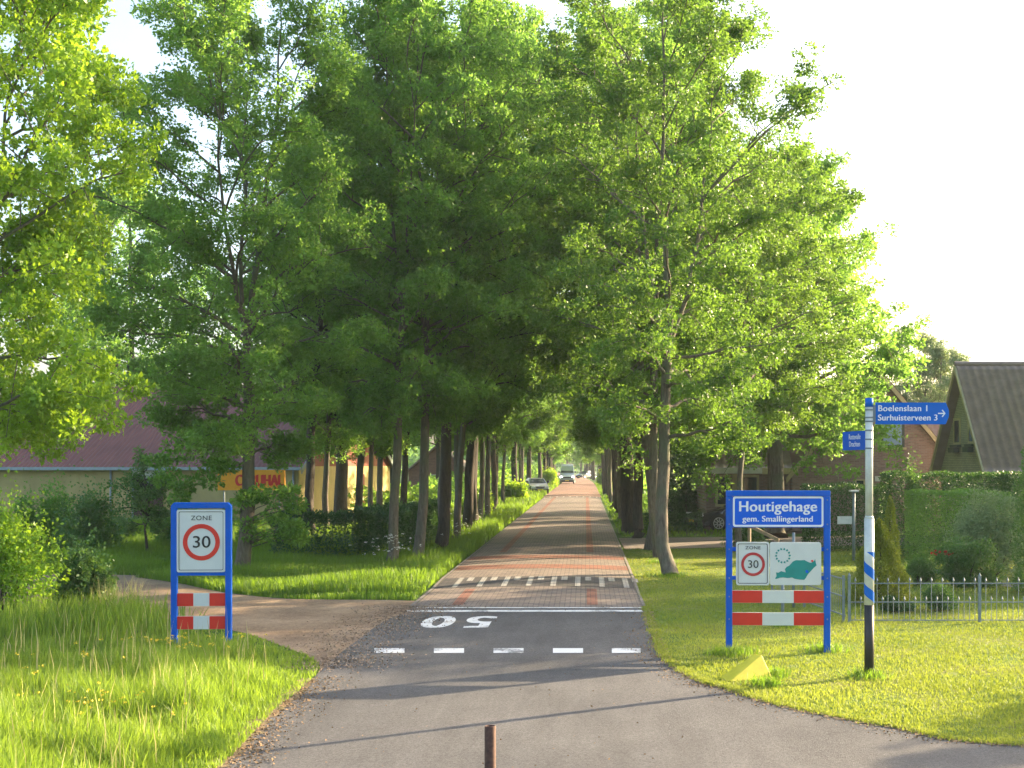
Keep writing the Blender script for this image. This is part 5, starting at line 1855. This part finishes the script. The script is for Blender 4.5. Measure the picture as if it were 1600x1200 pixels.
van_prof = [(-2.9, .25), (-2.95, .55), (-2.88, .95), (-2.1, 1.25), (-1.75, 1.42), (-1.05, 2.15), (-.75, 2.42), (-.2, 2.62), (.4, 2.68), (2.8, 2.66), (2.95, 2.5), (2.97, .3), (2.3, .25), (-2.2, .25)]
van_gl = [[(-1.55, 1.45), (-.65, 1.45), (-.65, 2.05), (-1.05, 2.05)], [(-.5, 1.45), (.6, 1.45), (.6, 2.05), (-.5, 2.05)]]
car_prof = [(-2.1, .25), (-2.15, .5), (-2.05, .72), (-1.1, .93), (-.95, .98), (-.25, 1.40), (.1, 1.46), (.9, 1.44), (1.5, 1.25), (1.95, .95), (2.1, .8), (2.12, .3), (1.6, .22), (-1.6, .22)]
car_gl = [[(-.75, .98), (.25, .98), (.25, 1.38), (-.2, 1.36)], [(.32, .98), (1.35, .98), (1.15, 1.30), (.8, 1.38), (.32, 1.38)]]
hx_ = lambda px, d: (px - VX) * d / F
vehicle('van', 'silver high roof van with lit headlights driving towards the viewer', 'van', (hx_(886, 173), 173 + 3, 0.12), 0, M_carW, van_prof, van_gl, 1.0, 1.2, .80, 5.9, .34, (-2.0, 1.9), ((-1.72, 1.46), (-1.0, 2.12)), (.78, -2.86, .88, .34, .26), M_lit)
vehicle('car', 'light coloured car parked at the left roadside before the van', 'car', (hx_(838, 118), 118, 0.02), R(12), M_carL, car_prof, car_gl, .86, .93, .66, 4.25, .31, (-1.35, 1.35), ((-.93, 1.0), (-.28, 1.38)), (.62, -2.06, .64, .36, .17), M_lens, ((1.2, 1.38), (1.75, 1.08)))
vehicle('car', 'distant silver car at the bend right of the van', 'car', (hx_(919, 245) - 0.4, 245, 0.05), R(-40), M_carG, car_prof, car_gl, .86, .93, .66, 4.25, .31, (-1.35, 1.35), ((-.93, 1.0), (-.28, 1.38)), (.62, -2.06, .64, .36, .17), M_lens, ((1.2, 1.38), (1.75, 1.08)))
vehicle('car', 'black parked car with alloy wheels left of the town sign', 'car', (6.4, 53.0, 0.0), R(-72), M_carK, car_prof, car_gl, .86, .93, .66, 4.25, .33, (-1.35, 1.35), ((-.93, 1.0), (-.28, 1.38)), (.62, -2.06, .66, .36, .17), M_lens, ((1.2, 1.38), (1.75, 1.08)))
vehicle('car', 'dark car behind the hedge right of the nearest mossy trunk', 'car', (4.6, 63, 0.0), R(180), M_carK, car_prof, car_gl, .86, .93, .66, 4.25, .33, (-1.35, 1.35), ((-.93, 1.0), (-.28, 1.38)), (.62, -2.06, .66, .36, .17), M_lens, ((1.2, 1.38), (1.75, 1.08)))
print('done')

# thin evening haze
def haze():
    bm = boxes((-330, 330, -15, 470, -1.0, 26.0))
    m = bpy.data.materials.new('haze_air'); m.use_nodes = True
    nt = m.node_tree; nt.nodes.remove(nt.nodes['Principled BSDF'])
    pv = nt.nodes.new('ShaderNodeVolumePrincipled')
    pv.inputs['Color'].default_value = (0.80, 0.90, 1.0, 1)
    pv.inputs['Density'].default_value = 0.0003
    pv.inputs['Anisotropy'].default_value = 0.2
    nt.links.new(pv.outputs[0], nt.nodes['Material Output'].inputs['Volume'])
    o = obj('haze', bm, m)
    props(o, 'thin pale evening haze lying over the whole avenue', 'haze', None, 'stuff')
haze()
